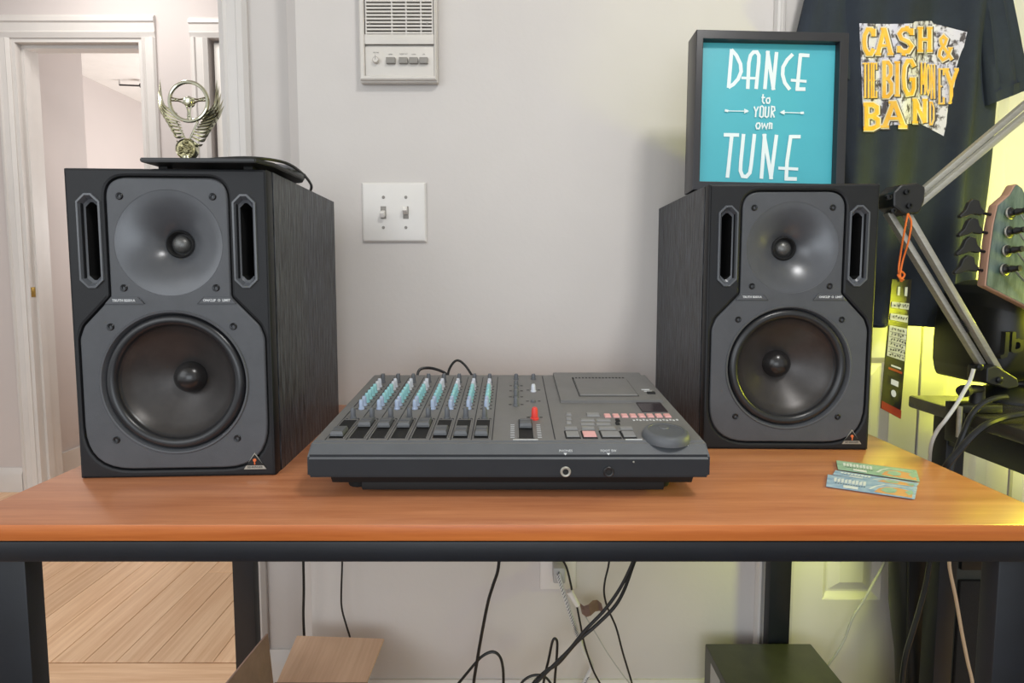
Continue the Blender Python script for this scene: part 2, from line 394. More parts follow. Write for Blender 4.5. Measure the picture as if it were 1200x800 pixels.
def baseboard(name, x0, x1, y, h=.118):
    b = B(); pr = [(0, 0), (-.014, 0), (-.014, h - .03), (-.010, h - .018), (-.006, h - .006), (-.004, h), (0, h)]
    A = [b.verts.new((x0, y + p, z)) for p, z in pr]; Q = [b.verts.new((x1, y + p, z)) for p, z in pr]
    b.faces.new(A); b.faces.new(Q)
    for k in range(len(pr)): b.faces.new((A[k], A[(k + 1) % len(pr)], Q[(k + 1) % len(pr)], Q[k]))
    return struct(name, b, M_trim)
wx1 = P(884, 700, WY).x; dx0 = P(897, 700, WY).x; seam = P(1082, 420, WY).x
baseboard('baseboard_back', cx, wx1, WY)
baseboard('baseboard_recess', xin + .062, cx - ch, RY)
# hall wall with doorway
dl, dr = P(17, 120, DY).x, P(170, 120, DY).x
ql = P(246, 100, DY).x
ztop = P(100, 45, DY).z
b = B(); box(b, (-3.4, DY, 0), (dl, DY + .11, CEIL)); box(b, (dr, DY, 0), (ql, DY + .11, CEIL)); box(b, (dl, DY, ztop), (dr, DY + .11, CEIL))
box(b, (ql, DY, ztop), (ql + .8, DY + .11, CEIL)); box(b, (ql + .8, DY, 0), (0.6, DY + .11, CEIL)); struct('wall_hall', b, M_wall2)
b = B(); casing(b, dl - .062, dl, DY, 0, ztop); casing(b, dr, dr + .062, DY, 0, ztop, 1); hcasing(b, dl - .062, dr + .062, DY - .0005, ztop, ztop + .095); struct('trim_2', b, M_trim, 0)
b = B(); casing(b, ql - .075, ql, DY, 0, ztop); hcasing(b, ql - .075, ql + .87, DY - .0005, ztop, ztop + .085); casing(b, ql + .8, ql + .87, DY, 0, ztop, 1); struct('trim_3', b, M_trim, 0)
b = B(); box(b, (dl - .001, DY - .001, 0), (dl + .016, DY + .115, ztop)); box(b, (dr - .016, DY - .001, 0), (dr + .001, DY + .115, ztop)); box(b, (dl + .0161, DY - .001, ztop - .016), (dr - .0161, DY + .115, ztop + .001))
box(b, (dl + .0161, DY + .03, 0), (dl + .027, DY + .06, ztop - .0162)); box(b, (dl + .0272, DY + .03, ztop - .03), (dr - .0162, DY + .06, ztop - .0162)); struct('trim_4', b, M_trim, 0)
baseboard('baseboard_hall', -3.4, dl - .062, DY, .11)
baseboard('baseboard_hall_right', dr + .062, ql - .075, DY, .11)
# door behind the second hall opening: leaf with a narrow dark gap
gp = P(262, 120, DY).x
dd = struct('door_2', bx((ql + .012, DY + .02, .01), (gp, DY + .055, ztop - .01), .002), M_door)
obj('door_panel', bx((ql + .03, DY + .014, .2), (gp - .004, DY + .022, ztop - .12), .003), M_door, dd)
struct('wall_hall_closet', bx((ql - .02, DY + .35, 0), (ql + .9, DY + .36, CEIL)), M_void)  # painted near-black as the darkness seen through the door gap
obj('door_leaf', bx((gp + .014, DY + .02, .01), (ql + .79, DY + .055, ztop - .01), .002), M_door, dd)
# strike plate on the jamb of the hall doorway
q = P(40, 342, DY + .03); obj('strike_plate', bx((dl + .0155, DY + .005, q.z - .022), (dl + .0175, DY + .026, q.z + .022), .0004), M_brass, bpy.data.objects['trim_4'])
# far room: stub wall, left wall, ceiling
s0, s1 = P(52, 560, 2.50), P(108, 300, 2.85)
b = B(); box(b, (s0.x - .4, DY + .11, 0), (s0.x, DY + .12, CEIL))
pr = [(s0.x, DY + .11), (s1.x, 2.85), (s1.x - .9, 2.85), (s0.x - .4, DY + .11)]
lo_ = [b.verts.new((x, y, 0)) for x, y in pr]; hi_ = [b.verts.new((x, y, 2.9)) for x, y in pr]
for k in range(4): b.faces.new((lo_[k], lo_[(k + 1) % 4], hi_[(k + 1) % 4], hi_[k]))
b.faces.new(hi_); struct('wall_far_stub', b, M_wall2)
b = B(); n_ = (Vector((s1.x, 2.85, 0)) - Vector((s0.x, DY + .11, 0))).normalized(); L_ = (Vector((s1.x, 2.85, 0)) - Vector((s0.x, DY + .11, 0))).length
Mb = Matrix.Translation((s0.x, DY + .11, 0)) @ Matrix.Rotation(math.atan2(n_.y, n_.x), 4, 'Z')
box(b, (0, -.014, 0), (L_, .002, .10), Mb); struct('baseboard_far', b, M_trim)
c1 = P(105, 92, 4.02)
struct('wall_left', bx((c1.x - .1, 2.86, 0), (c1.x, 7.0, c1.z)), M_wall2)
struct('wall_far', bx((c1.x, 6.9, 0), (0.6, 7.0, c1.z + .6)), M_wall2)
struct('wall_far_right', bx((-.7, DY + .12, 0), (-.6, 6.9, c1.z)), M_wall2)
struct('ceiling_far', bx((c1.x - .2, DY + .12, c1.z), (0.6, 7.0, c1.z + .05)), M_ceil)
struct('ceiling', bx((-3.4, -1.6, CEIL), (2.4, DY + .11, CEIL + .05)), M_ceil)
struct('wall_hall_end', bx((-3.4, TY, 0), (-3.3, DY, CEIL)), M_wall2)
struct('wall_right', bx((2.3, -1.6, 0), (2.4, 1.3, CEIL)), M_wall)
# rod with a ball end near the far ceiling
a_, e_ = P(140, 99.5, 4.05), P(167, 100.5, 4.05)
t = thing('curtain_rod', 'thin dark rod with a ball end high up beyond the left doorway', 'rod', (a_ + e_) / 2)
obj('rod', cyl(B(), a_, e_, .006, seg=8), M_blkp, t)
obj('bracket', bx((a_.x - .004, 4.046, a_.z), (a_.x + .004, 4.054, c1.z - .0005)), M_led, t)
b = B(); bmesh.ops.create_uvsphere(b, u_segments=12, v_segments=8, radius=.022, matrix=Matrix.Translation(e_)); obj('finial', b, M_blkp, t)

# --- panelled closet doors to the right
b = B(); casing(b, wx1, dx0, WY + .004, 0, 2.12); struct('trim_5', b, M_trim, 0)
sx2 = seam + .20
struct('wall_back_upper', bx((.60, WY, 2.06), (2.35, 1.2, CEIL)), M_wall)
def panel_door(name, x0, x1, panels):
    y = WY + .006; t = .03
    hz = [(x0, 0.02), (x1, 0.02), (x1, 2.04), (x0, 2.04)]
    holes = [[(a, c), (b_, c), (b_, d_), (a, d_)] for a, b_, c, d_ in panels]
    o = obj(name, plate([hz] + holes, y, y + t, .0015), M_door, None, local=True, smooth=0); o['kind'] = 'structure'
    for a, b_, c, d_ in panels:
        bm = B()
        rings = []
        for ins, dep in ((0, 0.001), (.004, .004), (.012, .011), (.016, .011), (.036, .003), (.037, .003)):
            rings.append([bm.verts.new(q) for q in ((a + ins, y + dep, c + ins), (b_ - ins, y + dep, c + ins), (b_ - ins, y + dep, d_ - ins), (a + ins, y + dep, d_ - ins))])
        for A, Q in zip(rings, rings[1:]):
            for k in range(4): bm.faces.new((A[k], A[(k + 1) % 4], Q[(k + 1) % 4], Q[k]))
        bm.faces.new(rings[-1]); obj('door_panel', bm, M_door, o, smooth=0)
    return o
pa, pb = P(967, 680, WY).x, P(1034, 680, WY).x
zb, zt = P(1000, 704, WY).z, P(1000, 420, WY).z
panel_door('door_3', dx0 + .002, seam - .002, [(pa, pb, zb, zt), (pa, pb, zt + .13, 1.55), (pa, pb, 1.68, 1.93)])
qa = P(1112, 421, WY).x
panel_door('door_4', seam + .002, sx2 - .002, [(qa, sx2 - .05, zb, zt), (qa, sx2 - .05, zt + .13, 1.55), (qa, sx2 - .05, 1.68, 1.93)])
b = B(); casing(b, sx2, sx2 + .06, WY + .004, 0, 2.12, 1); struct('trim_6', b, M_trim, 0)
struct('wall_back_right', bx((sx2 + .055, WY + .006, 0), (2.35, 1.2, 2.06)), M_wall)
# louvred blind at the upper right, beside the shirt
zs = P(1190, 40, WY).z
bl = thing('window_blind', 'white slatted blind at the upper right beside the black shirt sleeve', 'blind', (sx2 + .26, WY - .02, zs - .1))
obj('head_rail', bx((sx2 + .07, WY - .04, 1.98), (sx2 + .5, WY + .0, 2.02), .003), M_led, bl)
sl = mesh_of('slat', bx((-.21, -.012, -.0012), (.21, .012, .0012)), M_led, 0)
for k in range(26): inst('slat', sl, bl, Matrix.Translation((sx2 + .285, WY - .018, 1.96 - k * .022)) @ Matrix.Rotation(R(35), 4, 'X'))
for xx in (sx2 + .13, sx2 + .44): obj('ladder_cord', cyl(B(), (xx, WY - .033, 1.40), (xx, WY - .033, 1.98), .001, seg=6), M_led, bl)

# ================================================================== TABLE
TX0, TX1, TY0, TY1 = -.605, .600, .5467, 1.073
tb = thing('work_table', 'cherry topped table with black steel frame standing against the wall', 'table', (0, (TY0 + TY1) / 2, 0))
b = bx((TX0, TY0, T - .0187), (TX1, TY1, T), .0022)
top = obj('tabletop', b, M_table, tb)
top.data.materials.append(M_edge)
for p in top.data.polygons:
    if p.normal.y < -.7 or abs(p.normal.x) > .7: p.material_index = 1
for x in (-.572, .528):
    for y in (.553, 1.042): obj('leg', bx((x, y, .002), (x + .044, y + .022, T - .0205), .002), M_steel, tb)
obj('rail', bx((-.60, .550, T - .0435), (.60, .575, T - .0205), .002), M_steel, tb)
obj('rail', bx((-.60, 1.04, T - .0435), (.60, 1.066, T - .0205), .002), M_steel, tb)
for x in (-.60, .578): obj('rail', bx((x, .5755, T - .0435), (x + .022, 1.0395, T - .0205), .002), M_steel, tb)

# ================================================================== SPEAKERS
def mm(v): return v / 1000
key = rpoly([(mm(x), .4 - mm(t_)) for x, t_ in ((-75, 12), (75, 12), (75, 163), (110, 200), (116, 216), (116, 388), (-116, 388), (-116, 216), (-110, 200), (-75, 163))],
            [.026, .026, .010, .02, .03, .058, .058, .03, .02, .010], 8)
HC, WC = .4 - .094, .4 - .274
def ffwd(x, z, y=0): return AX((x, y, z), (0, -1, 0), (0, 0, 1))
def monitor(loc, rz, label):
    s = thing('studio_monitor', label, 'speaker', loc, rz, 'pair of studio monitors on the table')
    # cabinet: shell open at the front
    b = B(); box(b, (-.125, .021, 0), (-.113, .30, .4)); box(b, (.113, .021, 0), (.125, .30, .4)); box(b, (-.113, .021, 0), (.113, .30, .012)); box(b, (-.113, .021, .388), (.113, .30, .4)); box(b, (-.113, .285, .012), (.113, .2995, .388))
    obj('cabinet', b, M_wood, s, True)
    pts = [rpoly([(sx * .096 + a, c) for a, c in ((-.0095, .4 - .146), (.0095, .4 - .146), (.0095, .4 - .037), (-.0095, .4 - .037))], .009, 4) for sx in (-1, 1)]
    face = rpoly([(-.125, 0), (.125, 0), (.125, .4), (-.125, .4)], .0015, 2)
    obj('baffle', plate([face, offs(key, .0018)] + pts, 0, .0205, .0035), M_baffle, s, True)
    obj('gasket', plate([offs(key, .003), circ(0, HC, .0665, 40), circ(0, WC, .093, 48)], .006, .0195), M_blk, s, True, 0)
    pl = obj('driver_plate', plate([key, circ(0, HC, .066, 64), circ(0, WC, .0925, 80)], .0005, .0055, .0018), M_plate, s, True, 50)
    # flare and tweeter
    prof = []
    for k in range(15):
        u = k / 14; r = .0672 - (.0672 - .0165) * u ** .62 if u < 1 else .0165
        r = .0168 + (.0672 - .0168) * (1 - u) ** 1.55; prof.append((r, -(.0006 + .030 * (u ** 1.25))))
    hn = obj('horn', lathe(B(), prof, 56, ffwd(0, HC)), M_horn, s, True, 60)
    tw = obj('tweeter', lathe(B(), [(.0185, -.030), (.0182, -.026), (.0165, -.0245), (.0148, -.027), (.0140, -.031), (.0001, -.031)], 36, ffwd(0, HC)), M_blk, s, True)
    obj('dome', lathe(B(), [(.0118, -.031), (.0108, -.0275), (.008, -.0245), (.004, -.0228), (0, -.0222)], 28, ffwd(0, HC)), M_mesh, tw, True)
    # woofer
    wf = obj('woofer_cone', lathe(B(), [(.0745, -.0055), (.0735, -.008), (.060, -.0175), (.045, -.0275), (.032, -.0345), (.0215, -.0395)], 64, ffwd(0, WC)), M_cone, s, True, 60)
    obj('woofer_rim', lathe(B(), [(.0945, .0001), (.0935, .0012), (.0915, .0008), (.0895, -.0035), (.0885, -.007), (.087, -.007)], 72, ffwd(0, WC)), M_plate, s, True)
    pr = [(.0888, -.007)] + [(.0815 + .0072 * math.cos(a), -.0065 + .0075 * math.sin(a)) for a in [math.pi * k / 8 for k in range(9)]] + [(.0735, -.0075), (.0722, -.0088)]
    obj('surround', lathe(B(), pr, 72, ffwd(0, WC)), M_rub, s, True)
    obj('dust_cap', lathe(B(), [(.0218, -.0395), (.021, -.035), (.0185, -.0295), (.014, -.0245), (.007, -.0213), (0, -.0205)], 40, ffwd(0, WC)), M_cap, wf, True)
    # ports
    for sx in (-1, 1):
        def oc(wd, z0, z1, c): return [(sx * .096 + a, .4 - zz) for a, zz in ((-wd + c, z0), (wd - c, z0), (wd, z0 + c), (wd, z1 - c), (wd - c, z1), (-wd + c, z1), (-wd, z1 - c), (-wd, z0 + c))]
        bm = B(); rings = []
        for (wd, z0, z1, c, y) in ((.0150, .0315, .1515, .0105, .0001), (.0145, .032, .151, .0100, -.0020), (.0122, .0343, .1487, .0088, -.0022), (.0112, .0365, .1465, .0078, .0005), (.0100, .0385, .1445, .007, .004), (.0078, .042, .141, .006, .006), (.0072, .0425, .1405, .0055, .07)):
            rings.append([bm.verts.new((x, y, z)) for x, z in oc(wd, z0, z1, c)])
        for A, Q in zip(rings, rings[1:]):
            for k in range(8): bm.faces.new((A[k], A[(k + 1) % 8], Q[(k + 1) % 8], Q[k]))
        bm.faces.new(rings[-1])
        pt = obj('port', bm, M_bez, s, True, 30); pt.data.materials.append(M_blk)
        for p in pt.data.polygons:
            if max(pt.data.vertices[i].co.y for i in p.vertices) > .05: p.material_index = 1
    # screws
    if 'screw' not in SCR:
        bm = lathe(B(), [(0, -.0012), (.0018, -.0012), (.0020, .0006), (.0038, .0010), (.0046, .0002), (.0048, -.003)], 14)
        SCR['screw'] = mesh_of('screw', bm, M_screw)
    for x, tt in ((-58, 35), (57, 35), (-58, 151), (57, 151), (-77, 201), (77, 201), (-77, 349), (77, 349)):
        inst('screw', SCR['screw'], s, local=ffwd(mm(x), .4 - mm(tt)))
    # little raised legend tabs
    for sx, txt in ((-1, 'TRUTH B2031A'), (1, 'ON/CLIP  O  LIMIT')):
        pg = [(sx * .074, .4 - .1625), (sx * .041, .4 - .1625), (sx * .033, .4 - .1715), (sx * .082, .4 - .1715)]
        tbx = obj('legend_tab', plate([pg], -.0012, .001, .0004), M_plate, s, True, 0)
        me = text(txt, .0044, ffwd(sx * .058, .4 - .1672, -.0014), .0002, .00012, .95)
        obj('lettering', me, M_ink, tbx, True, 0)
        b = B(); cyl(b, (sx * .0415, -.0013, .4 - .1627), (sx * .0335, -.0013, .4 - .1712), .0005, seg=6); obj('tab_edge', b, M_bez, tbx, True)
    # triangular badge
    bx0, bz = .099, .0095
    bd = obj('badge', plate([[(bx0 - .0145, bz), (bx0 + .0145, bz), (bx0, bz + .022)], [(bx0 - .011, bz + .0055), (bx0 + .011, bz + .0055), (bx0, bz + .0205)][::-1]], -.001, .0005), M_sil, s, True, 0)
    obj('badge_ground', plate([[(bx0 - .0112, bz + .0052), (bx0 + .0112, bz + .0052), (bx0, bz + .0202)]], -.0013, .0), M_blk, bd, True, 0)
    bm = B(); lathe(bm, [(0, .0024), (.0018, .0022), (.0026, .001)], 12, ffwd(bx0, bz + .0122)); cyl(bm, (bx0, -.0016, bz + .0065), (bx0, -.0016, bz + .0105), .0008, seg=8); obj('badge_emblem', bm, M_orange, bd, True)
    obj('lettering', text('BEHRINGER', .0038, ffwd(bx0, bz + .0027, -.0011), .0001, 0, 1.0), M_blk, bd, True, 0)
    return s
SCR = {}
monitor((-.4386, .6799, T), .0467, 'black studio monitor on the left of the table under the winged trophy')
monitor((.4172, .7912, T), -.0193, 'black studio monitor on the right of the table under the teal poster')
STOP = T + .4

# ================================================================== MIXER
y0, y1 = .600, .905
MXc = -.004; hw = .2345
mx = thing('multitrack_mixer', 'grey eight channel recording mixer with cyan knobs between the two speakers', 'mixer', (MXc, (y0 + y1) / 2, T))
zf, zr = T + .0687, T + .095
def prism_x(bm, prof, x0, x1):
    A = [bm.verts.new((x0, y, z)) for y, z in prof]; Q = [bm.verts.new((x1, y, z)) for y, z in prof]
    bm.faces.new(A); bm.faces.new(Q[::-1]); n = len(prof)
    for k in range(n): bm.faces.new((A[k], Q[k], Q[(k + 1) % n], A[(k + 1) % n]))
    return bm
b = prism_x(B(), [(.600, T + .030), (.600, T + .0553), (.6155, zf), (.900, zr), (.905, T + .088), (.905, T + .030)], MXc - hw, MXc + hw)
bmesh.ops.bevel(b, geom=b.edges[:], offset=.003, segments=2, affect='EDGES')
bd = obj('shell', b, M_mix, mx); bd.data.materials.append(M_mixd); bd.data.materials.append(M_mixp)
for p in bd.data.polygons:
    if p.normal.y < -.9: p.material_index = 1
    if p.normal.z > .97: p.material_index = 2
obj('underside', prism_x(B(), [(.618, T + .030), (.628, T + .014), (.885, T + .014), (.89, T + .030)], MXc - hw + .02, MXc + hw - .012), M_blk, mx)
obj('bottom_cover', bx((MXc - hw + .055, .628, T + .004), (MXc + hw - .045, .885, T + .0145), .002), M_blk, mx)
for x in (MXc - .19, MXc + .19):
    for y in (.66, .86): obj('foot', lathe(B(), [(0, 0), (.014, 0), (.016, .014), (0, .014)], 16, Matrix.Translation((x, y, T + .0005))), M_blk, mx)
pn = Vector((0, -(zr - zf), .900 - .6155)).normalized(); p0 = Vector((0, .6155, zf))
pw = Vector((0, .900 - .6155, zr - zf)).normalized()
def onp(px, py, h=0): return PP(px, py, p0, pn) + pn * h
def pan(x, wv, h=0): return Vector((x, 0, 0)) + p0 + pw * wv + pn * h     # x room, w distance up the panel
def wof(px, py): return (onp(px, py) - p0).dot(pw)
def pquad(bm, x0, x1, w0, w1, h0, h1, ins=0, skew=0):
    lo = [pan(x0, w0, h0), pan(x1, w0, h0), pan(x1, w1, h0), pan(x0, w1, h0)]
    hi = [pan(x0 + ins, w0 + ins, h1), pan(x1 - ins, w0 + ins, h1), pan(x1 - ins, w1 - ins, h1), pan(x0 + ins, w1 - ins, h1)]
    A = [bm.verts.new(q) for q in lo]; Q = [bm.verts.new(q) for q in hi]; bm.faces.new(A[::-1]); bm.faces.new(Q)
    for k in range(4): bm.faces.new((A[k], A[(k + 1) % 4], Q[(k + 1) % 4], Q[k]))
    return bm
KN = {}
def knob_mesh(m, hgt=.0155, r=.0034):
    k = (m.name, hgt, r)
    if k not in KN:
        bm = lathe(B(), [(r * 1.25, 0), (r * 1.25, hgt * .12), (r * 1.0, hgt * .16), (r * .92, hgt * .80), (r * .7, hgt * .97), (0, hgt)], 14)
        box(bm, (-r * .12, r * .5, hgt * .2), (r * .12, r * 1.08, hgt * .95)); KN[k] = mesh_of('knob', bm, m, 40)
    return KN[k]
def put_knob(p, m, hgt=.0155, r=.0034, rot=0):
    return inst('knob', knob_mesh(m, hgt, r), mx, AX(p, pn, pw) @ Matrix.Rotation(rot, 4, 'Z'))
x1k = onp(414.2, 490).x; wk = wof(414, 490)
CHX = [x1k + .0249 * i for i in range(8)]
w_top = .232
cols = [M_kl, M_kl, M_kc, M_kc, M_kc, M_kc, M_kw, M_kw]
wA, wB = wof(430, 479), .216
b = B()
for i in range(9):
    x = CHX[0] - .0125 + .0249 * i; pquad(b, x - .0005, x + .0005, .004, .27, .0, .0004)
obj('channel_lines', b, M_mixd, mx, smooth=0)
ft0, ft1 = wof(520, 513.5), wof(520, 492.5)
b = B()
for i, x in enumerate(CHX):
    put_knob(pan(x, wk), M_kg, .0155, .0036, random.uniform(-1, 1))
    put_knob(pan(x, w_top + .008), M_kg, .0150, .0036, random.uniform(-1, 1))
    for k in range(8): put_knob(pan(x + .0005, wA + (wB - wA) * k / 7), cols[k], .0140, .0033, random.uniform(-.8, .8))
    for sx in (-1, 1): lathe(b, [(0, .0014), (.0016, .0012), (.0018, 0)], 8, AX(pan(x + sx * .0075, wk - .004), pn))
    for k in range(8):
        for sx in (-1, 1): pquad(b, x + sx * .0066 - .0014, x + sx * .0066 + .0014, wA + (wB - wA) * k / 7 - .001, wA + (wB - wA) * k / 7 + .001, 0, .0004)
o = obj('panel_marks', b, M_mixd, mx); o['kind'] = 'stuff'
cap = B()
lo = [(-.0078, -.0105, 0), (.0078, -.0105, 0), (.0078, .0105, 0), (-.0078, .0105, 0)]
V = [[cap.verts.new((x * sx, y * sy, z)) for x, y, _ in lo] for sx, sy, z in ((1, 1, .002), (1, 1, .0045), (.86, .85, .0075))]
cap.faces.new(V[0][::-1]); cap.faces.new(V[2])
for A, Q in zip(V, V[1:]):
    for k in range(4): cap.faces.new((A[k], A[(k + 1) % 4], Q[(k + 1) % 4], Q[k]))
box(cap, (-.0066, -.0006, .0070), (.0066, .0006, .0082)); capm = mesh_of('fader_cap', cap, M_cap2, 0)
def fader(x, pos):
    b = B(); pquad(b, x - .0088, x + .0088, ft0, ft1, 0, .0006)
    sl = obj('fader_slot', b, M_blk, mx, smooth=0)
    b = B(); pquad(b, x - .0100, x - .0088, ft0 - .001, ft1 + .001, 0, .0016); pquad(b, x + .0088, x + .0100, ft0 - .001, ft1 + .001, 0, .0016); pquad(b, x - .01, x + .01, ft1, ft1 + .0012, 0, .0016)
    obj('slot_bezel', b, M_mixp, sl, smooth=0)
    return inst('fader_cap', capm, mx, AX(pan(x, ft0 + .0115 + (ft1 - ft0 - .023) * pos, 0), pn, pw))
for x, p in zip(CHX, (.02, .85, .8, .8, .82, .1, .05, .05)): fader(x - .001, p)
xm = onp(616, 503).x; fader(xm, .75)
b = B()
for sx in (-1, 1):
    for k in range(9): pquad(b, xm + sx * .0165 - .0025, xm + sx * .0165 + .0025, ft0 + .002 + k * .0052, ft0 + .0024 + k * .0052, 0, .0005)
pquad(b, xm - .016, xm + .014, ft0 - .0050, ft0 - .0036, 0, .0005)
obj('printed_scale', b, M_ink, mx, smooth=0)
for (px, py, m_, h_) in ((604.8, 475, M_kg, .013), (604.8, 465.5, M_kg, .013), (604.8, 459, M_kg, .011), (604.8, 452.5, M_kg, .010), (604.8, 444, M_kg, .009), (625, 444, M_kg, .009), (625, 458.5, M_kw, .012), (624.7, 470.5, M_kg, .003), (626.5, 491, M_kr, .0165)):
    put_knob(onp(px, py), m_, h_, .0044 if m_ is M_kr else .0036)
b = B()
for px, py in ((604.8, 474), (604.8, 465), (604.8, 458), (604.8, 452), (625, 457), (626.5, 489), (625, 470)):
    q = onp(px, py); wv = (q - p0).dot(pw)
    for sx in (-1, 1): pquad(b, q.x + sx * .0085 - .002, q.x + sx * .0085 + .002, wv - .0006, wv + .0006, 0, .0005)
obj('printed_marks', b, M_blk, mx, smooth=0)
b = B()
for px in (648.5,): 
    q = onp(px, 505).x; pquad(b, q - .0006, q + .0006, .006, .275, 0, .0004)
obj('section_line', b, M_mixd, mx, smooth=0)
# raised lid with tray door
LX0, LX1 = onp(656, 470).x, MXc + hw - .012; LW0, LW1 = wof(700, 472), .2855
b = pquad(B(), LX0, LX1, LW0, LW1, -.01, .004, .0008)
ld = obj('drive_housing', b, M_mixp, mx, smooth=0)
a1, a2 = onp(679, 466, .004), onp(747, 466, .004); wa, wb = (onp(700, 467, .004) - p0).dot(pw), (onp(700, 447.5, .004) - p0).dot(pw)
b = pquad(B(), a1.x - .001, a2.x + .001, wa - .0015, wb + .0006, .004, .0046); obj('door_recess', b, M_blk, ld, smooth=0)
b = pquad(B(), a1.x, a2.x, wa, wb, .0046, .0066, .001); obj('drive_door', b, M_mixp, ld, smooth=0)
b = B()
for k in range(16): x = a1.x - .001 + k * (a2.x - a1.x) / 15.6; pquad(b, x, x + .0028, wb + .003, wb + .012, .004, .0046)
obj('vent_slots', b, M_blk, ld, smooth=0)
q = onp(763, 464, .004); wv = (q - p0).dot(pw); obj('eject_button', pquad(B(), q.x - .006, q.x + .006, wv - .003, wv + .004, .004, .0065, .0005), M_blk, ld, smooth=0)
b = B(); pquad(b, q.x - .008, q.x + .004, wv + .010, wv + .0125, .004, .0044); pquad(b, q.x - .010, q.x + .002, wv + .017, wv + .021, .004, .0044); obj('printed_marks', b, M_ink, ld, smooth=0)
# display and buttons
dq0, dq1 = onp(752, 482), onp(782, 482); w0_, w1_ = wof(760, 483), wof(760, 472)
obj('display', pquad(B(), dq0.x, dq1.x, w0_, min(w1_, LW0 - .001), 0, .0015, .0005), M_disp, mx, smooth=0)
def button(px0, px1, py0, py1, m_, h=.003, name='button'):
    wv0, wv1 = wof((px0 + px1) / 2, py1), wof((px0 + px1) / 2, py0); xa, xb = onp(px0, py1).x, onp(px1, py1).x
    return obj(name, pquad(B(), xa, xb, wv0, wv1, 0, h, .0006), m_, mx, smooth=0)
for x0, x1 in ((664, 680), (684, 700), (706, 728), (731, 746)):
    m_ = M_btnp if x0 == 684 else M_btn
    button(x0 - 1, x1 + 1, 505.3, 514, M_blk, .0012, 'button_surround'); button(x0, x1, 506.5, 513, m_, .0022)
for x0, x1 in ((662, 677), (682, 697), (702, 722), (727, 742)): button(x0, x1, 501, 503.6, M_btn, .002)
for x0, x1 in ((681, 697), (699, 716)):
    button(x0, x1, 491.5, 493.6, M_btn, .0015); button(x0, x1, 496, 498.2, M_btn, .0015)
button(688, 703, 485, 488, M_btn, .0025)
for k in range(8): button(709 + k * 10.1, 716.5 + k * 10.1, 485.6, 489.2, M_btnp, .0018)
for k in range(2): button(722, 727, 491.5 + 4 * k, 494 + 4 * k, M_blk, .002)
for k in range(3): button(664, 670, 484.5 + 5 * k, 487 + 5 * k, M_btn, .002)
b = B()
for k in range(14):
    q = onp(742 + k * 3.9, 493 - .5 * (k % 2)); wv = (q - p0).dot(pw); pquad(b, q.x, q.x + .0026, wv, wv + .004, 0, .0005)
for px, py, wdt in ((705, 483, .02), (735, 483, .02), (765, 483, .006)):
    q = onp(px, py); 
q = onp(735, 515); wv = (q - p0).dot(pw); pquad(b, q.x - .002, q.x + .018, wv - .001, wv + .0012, 0, .0005)
obj('white_legend', b, M_ink, mx, smooth=0)['kind'] = 'stuff'
# jog wheel
jq = onp(780, 512); jr = .027
jw = obj('jog_wheel', lathe(B(), [(jr * 1.04, -.002), (jr * 1.04, .002), (jr * .97, .0075), (jr * .90, .0090), (jr * .78, .0094), (jr * .76, .0085), (0, .0085)], 48, AX(jq, pn)), M_mix, mx)
obj('finger_dish', lathe(B(), [(.0065, .0088), (.0055, .0104), (0, .0106)], 24, AX(jq + Vector((0, .010, 0)), pn)), M_cap2, jw)
# front slope lettering + jacks
fn = Vector((0, -(zf - T - .0553), .0155)).normalized(); fp = Vector((0, .600, T + .0553))
def slopeM(px, py): 
    q = PP(px, py, fp, fn) + fn * .0006; return AX(q, fn, (0, .0155, zf - T - .0553))
ms = [text('PHONES', .0042, slopeM(663, 528.5)), text('FOOT SW', .0042, slopeM(713, 528.5)), text('PITCH', .0040, slopeM(781, 521.5)), text('- SHUTTLE +', .0036, slopeM(797, 522))]
for px in (662.5, 713):
    M_ = slopeM(px, 532)
    bm = B(); bm.faces.new([bm.verts.new(M_ @ Vector(v)) for v in ((-.0022, .0012, 0), (.0022, .0012, 0), (0, -.0018, 0))]); me = bpy.data.meshes.new('t'); bm.to_mesh(me); bm.free(); ms.append(me)
obj('lettering', join_meshes(ms), M_ink, mx, smooth=0)
for px, m_ in ((662.8, M_sil), (713.2, M_blkp)):
    q = P(px, 552.5, .5995)
    j = obj('jack_socket', lathe(B(), [(.0062, -.004), (.0062, .0008), (.0052, .0016), (.0036, .0012), (.0034, -.006), (0, -.006)], 24, AX(q, (0, -1, 0))), m_, mx)
    obj('jack_hole', lathe(B(), [(.0034, .0004), (0, .0003)], 20, AX(q, (0, -1, 0))), M_blk, j)
q = P(742.5, 541, .5995); obj('indicator', lathe(B(), [(.0011, 0), (.0009, .0008), (0, .001)], 10, AX(q, (0, -1, 0))), M_sil, mx)
# leads plugged in behind the mixer
def cable(label, pts, r, m_, group=None, name='cable', cat='cable', seg=8):
    return tag(obj(name, tube(B(), pts, r, seg), m_), label, cat, group)
cable('short black lead arching low behind the left part of the mixer', [P(488, 448, .92), P(491, 434, .93), P(500, 431, .935), P(511, 432.5, .93), P(523, 438, .925), P(528, 446, .92)], .0025, M_cable, name='audio_lead')
cable('black lead looping highest above the rear edge of the mixer', [P(524, 448, .92), P(526, 434, .925), P(532, 424, .93), P(538, 422.5, .935), P(545, 428, .93), P(552, 438, .925), P(556, 446, .92)], .0022, M_cable, name='audio_lead')

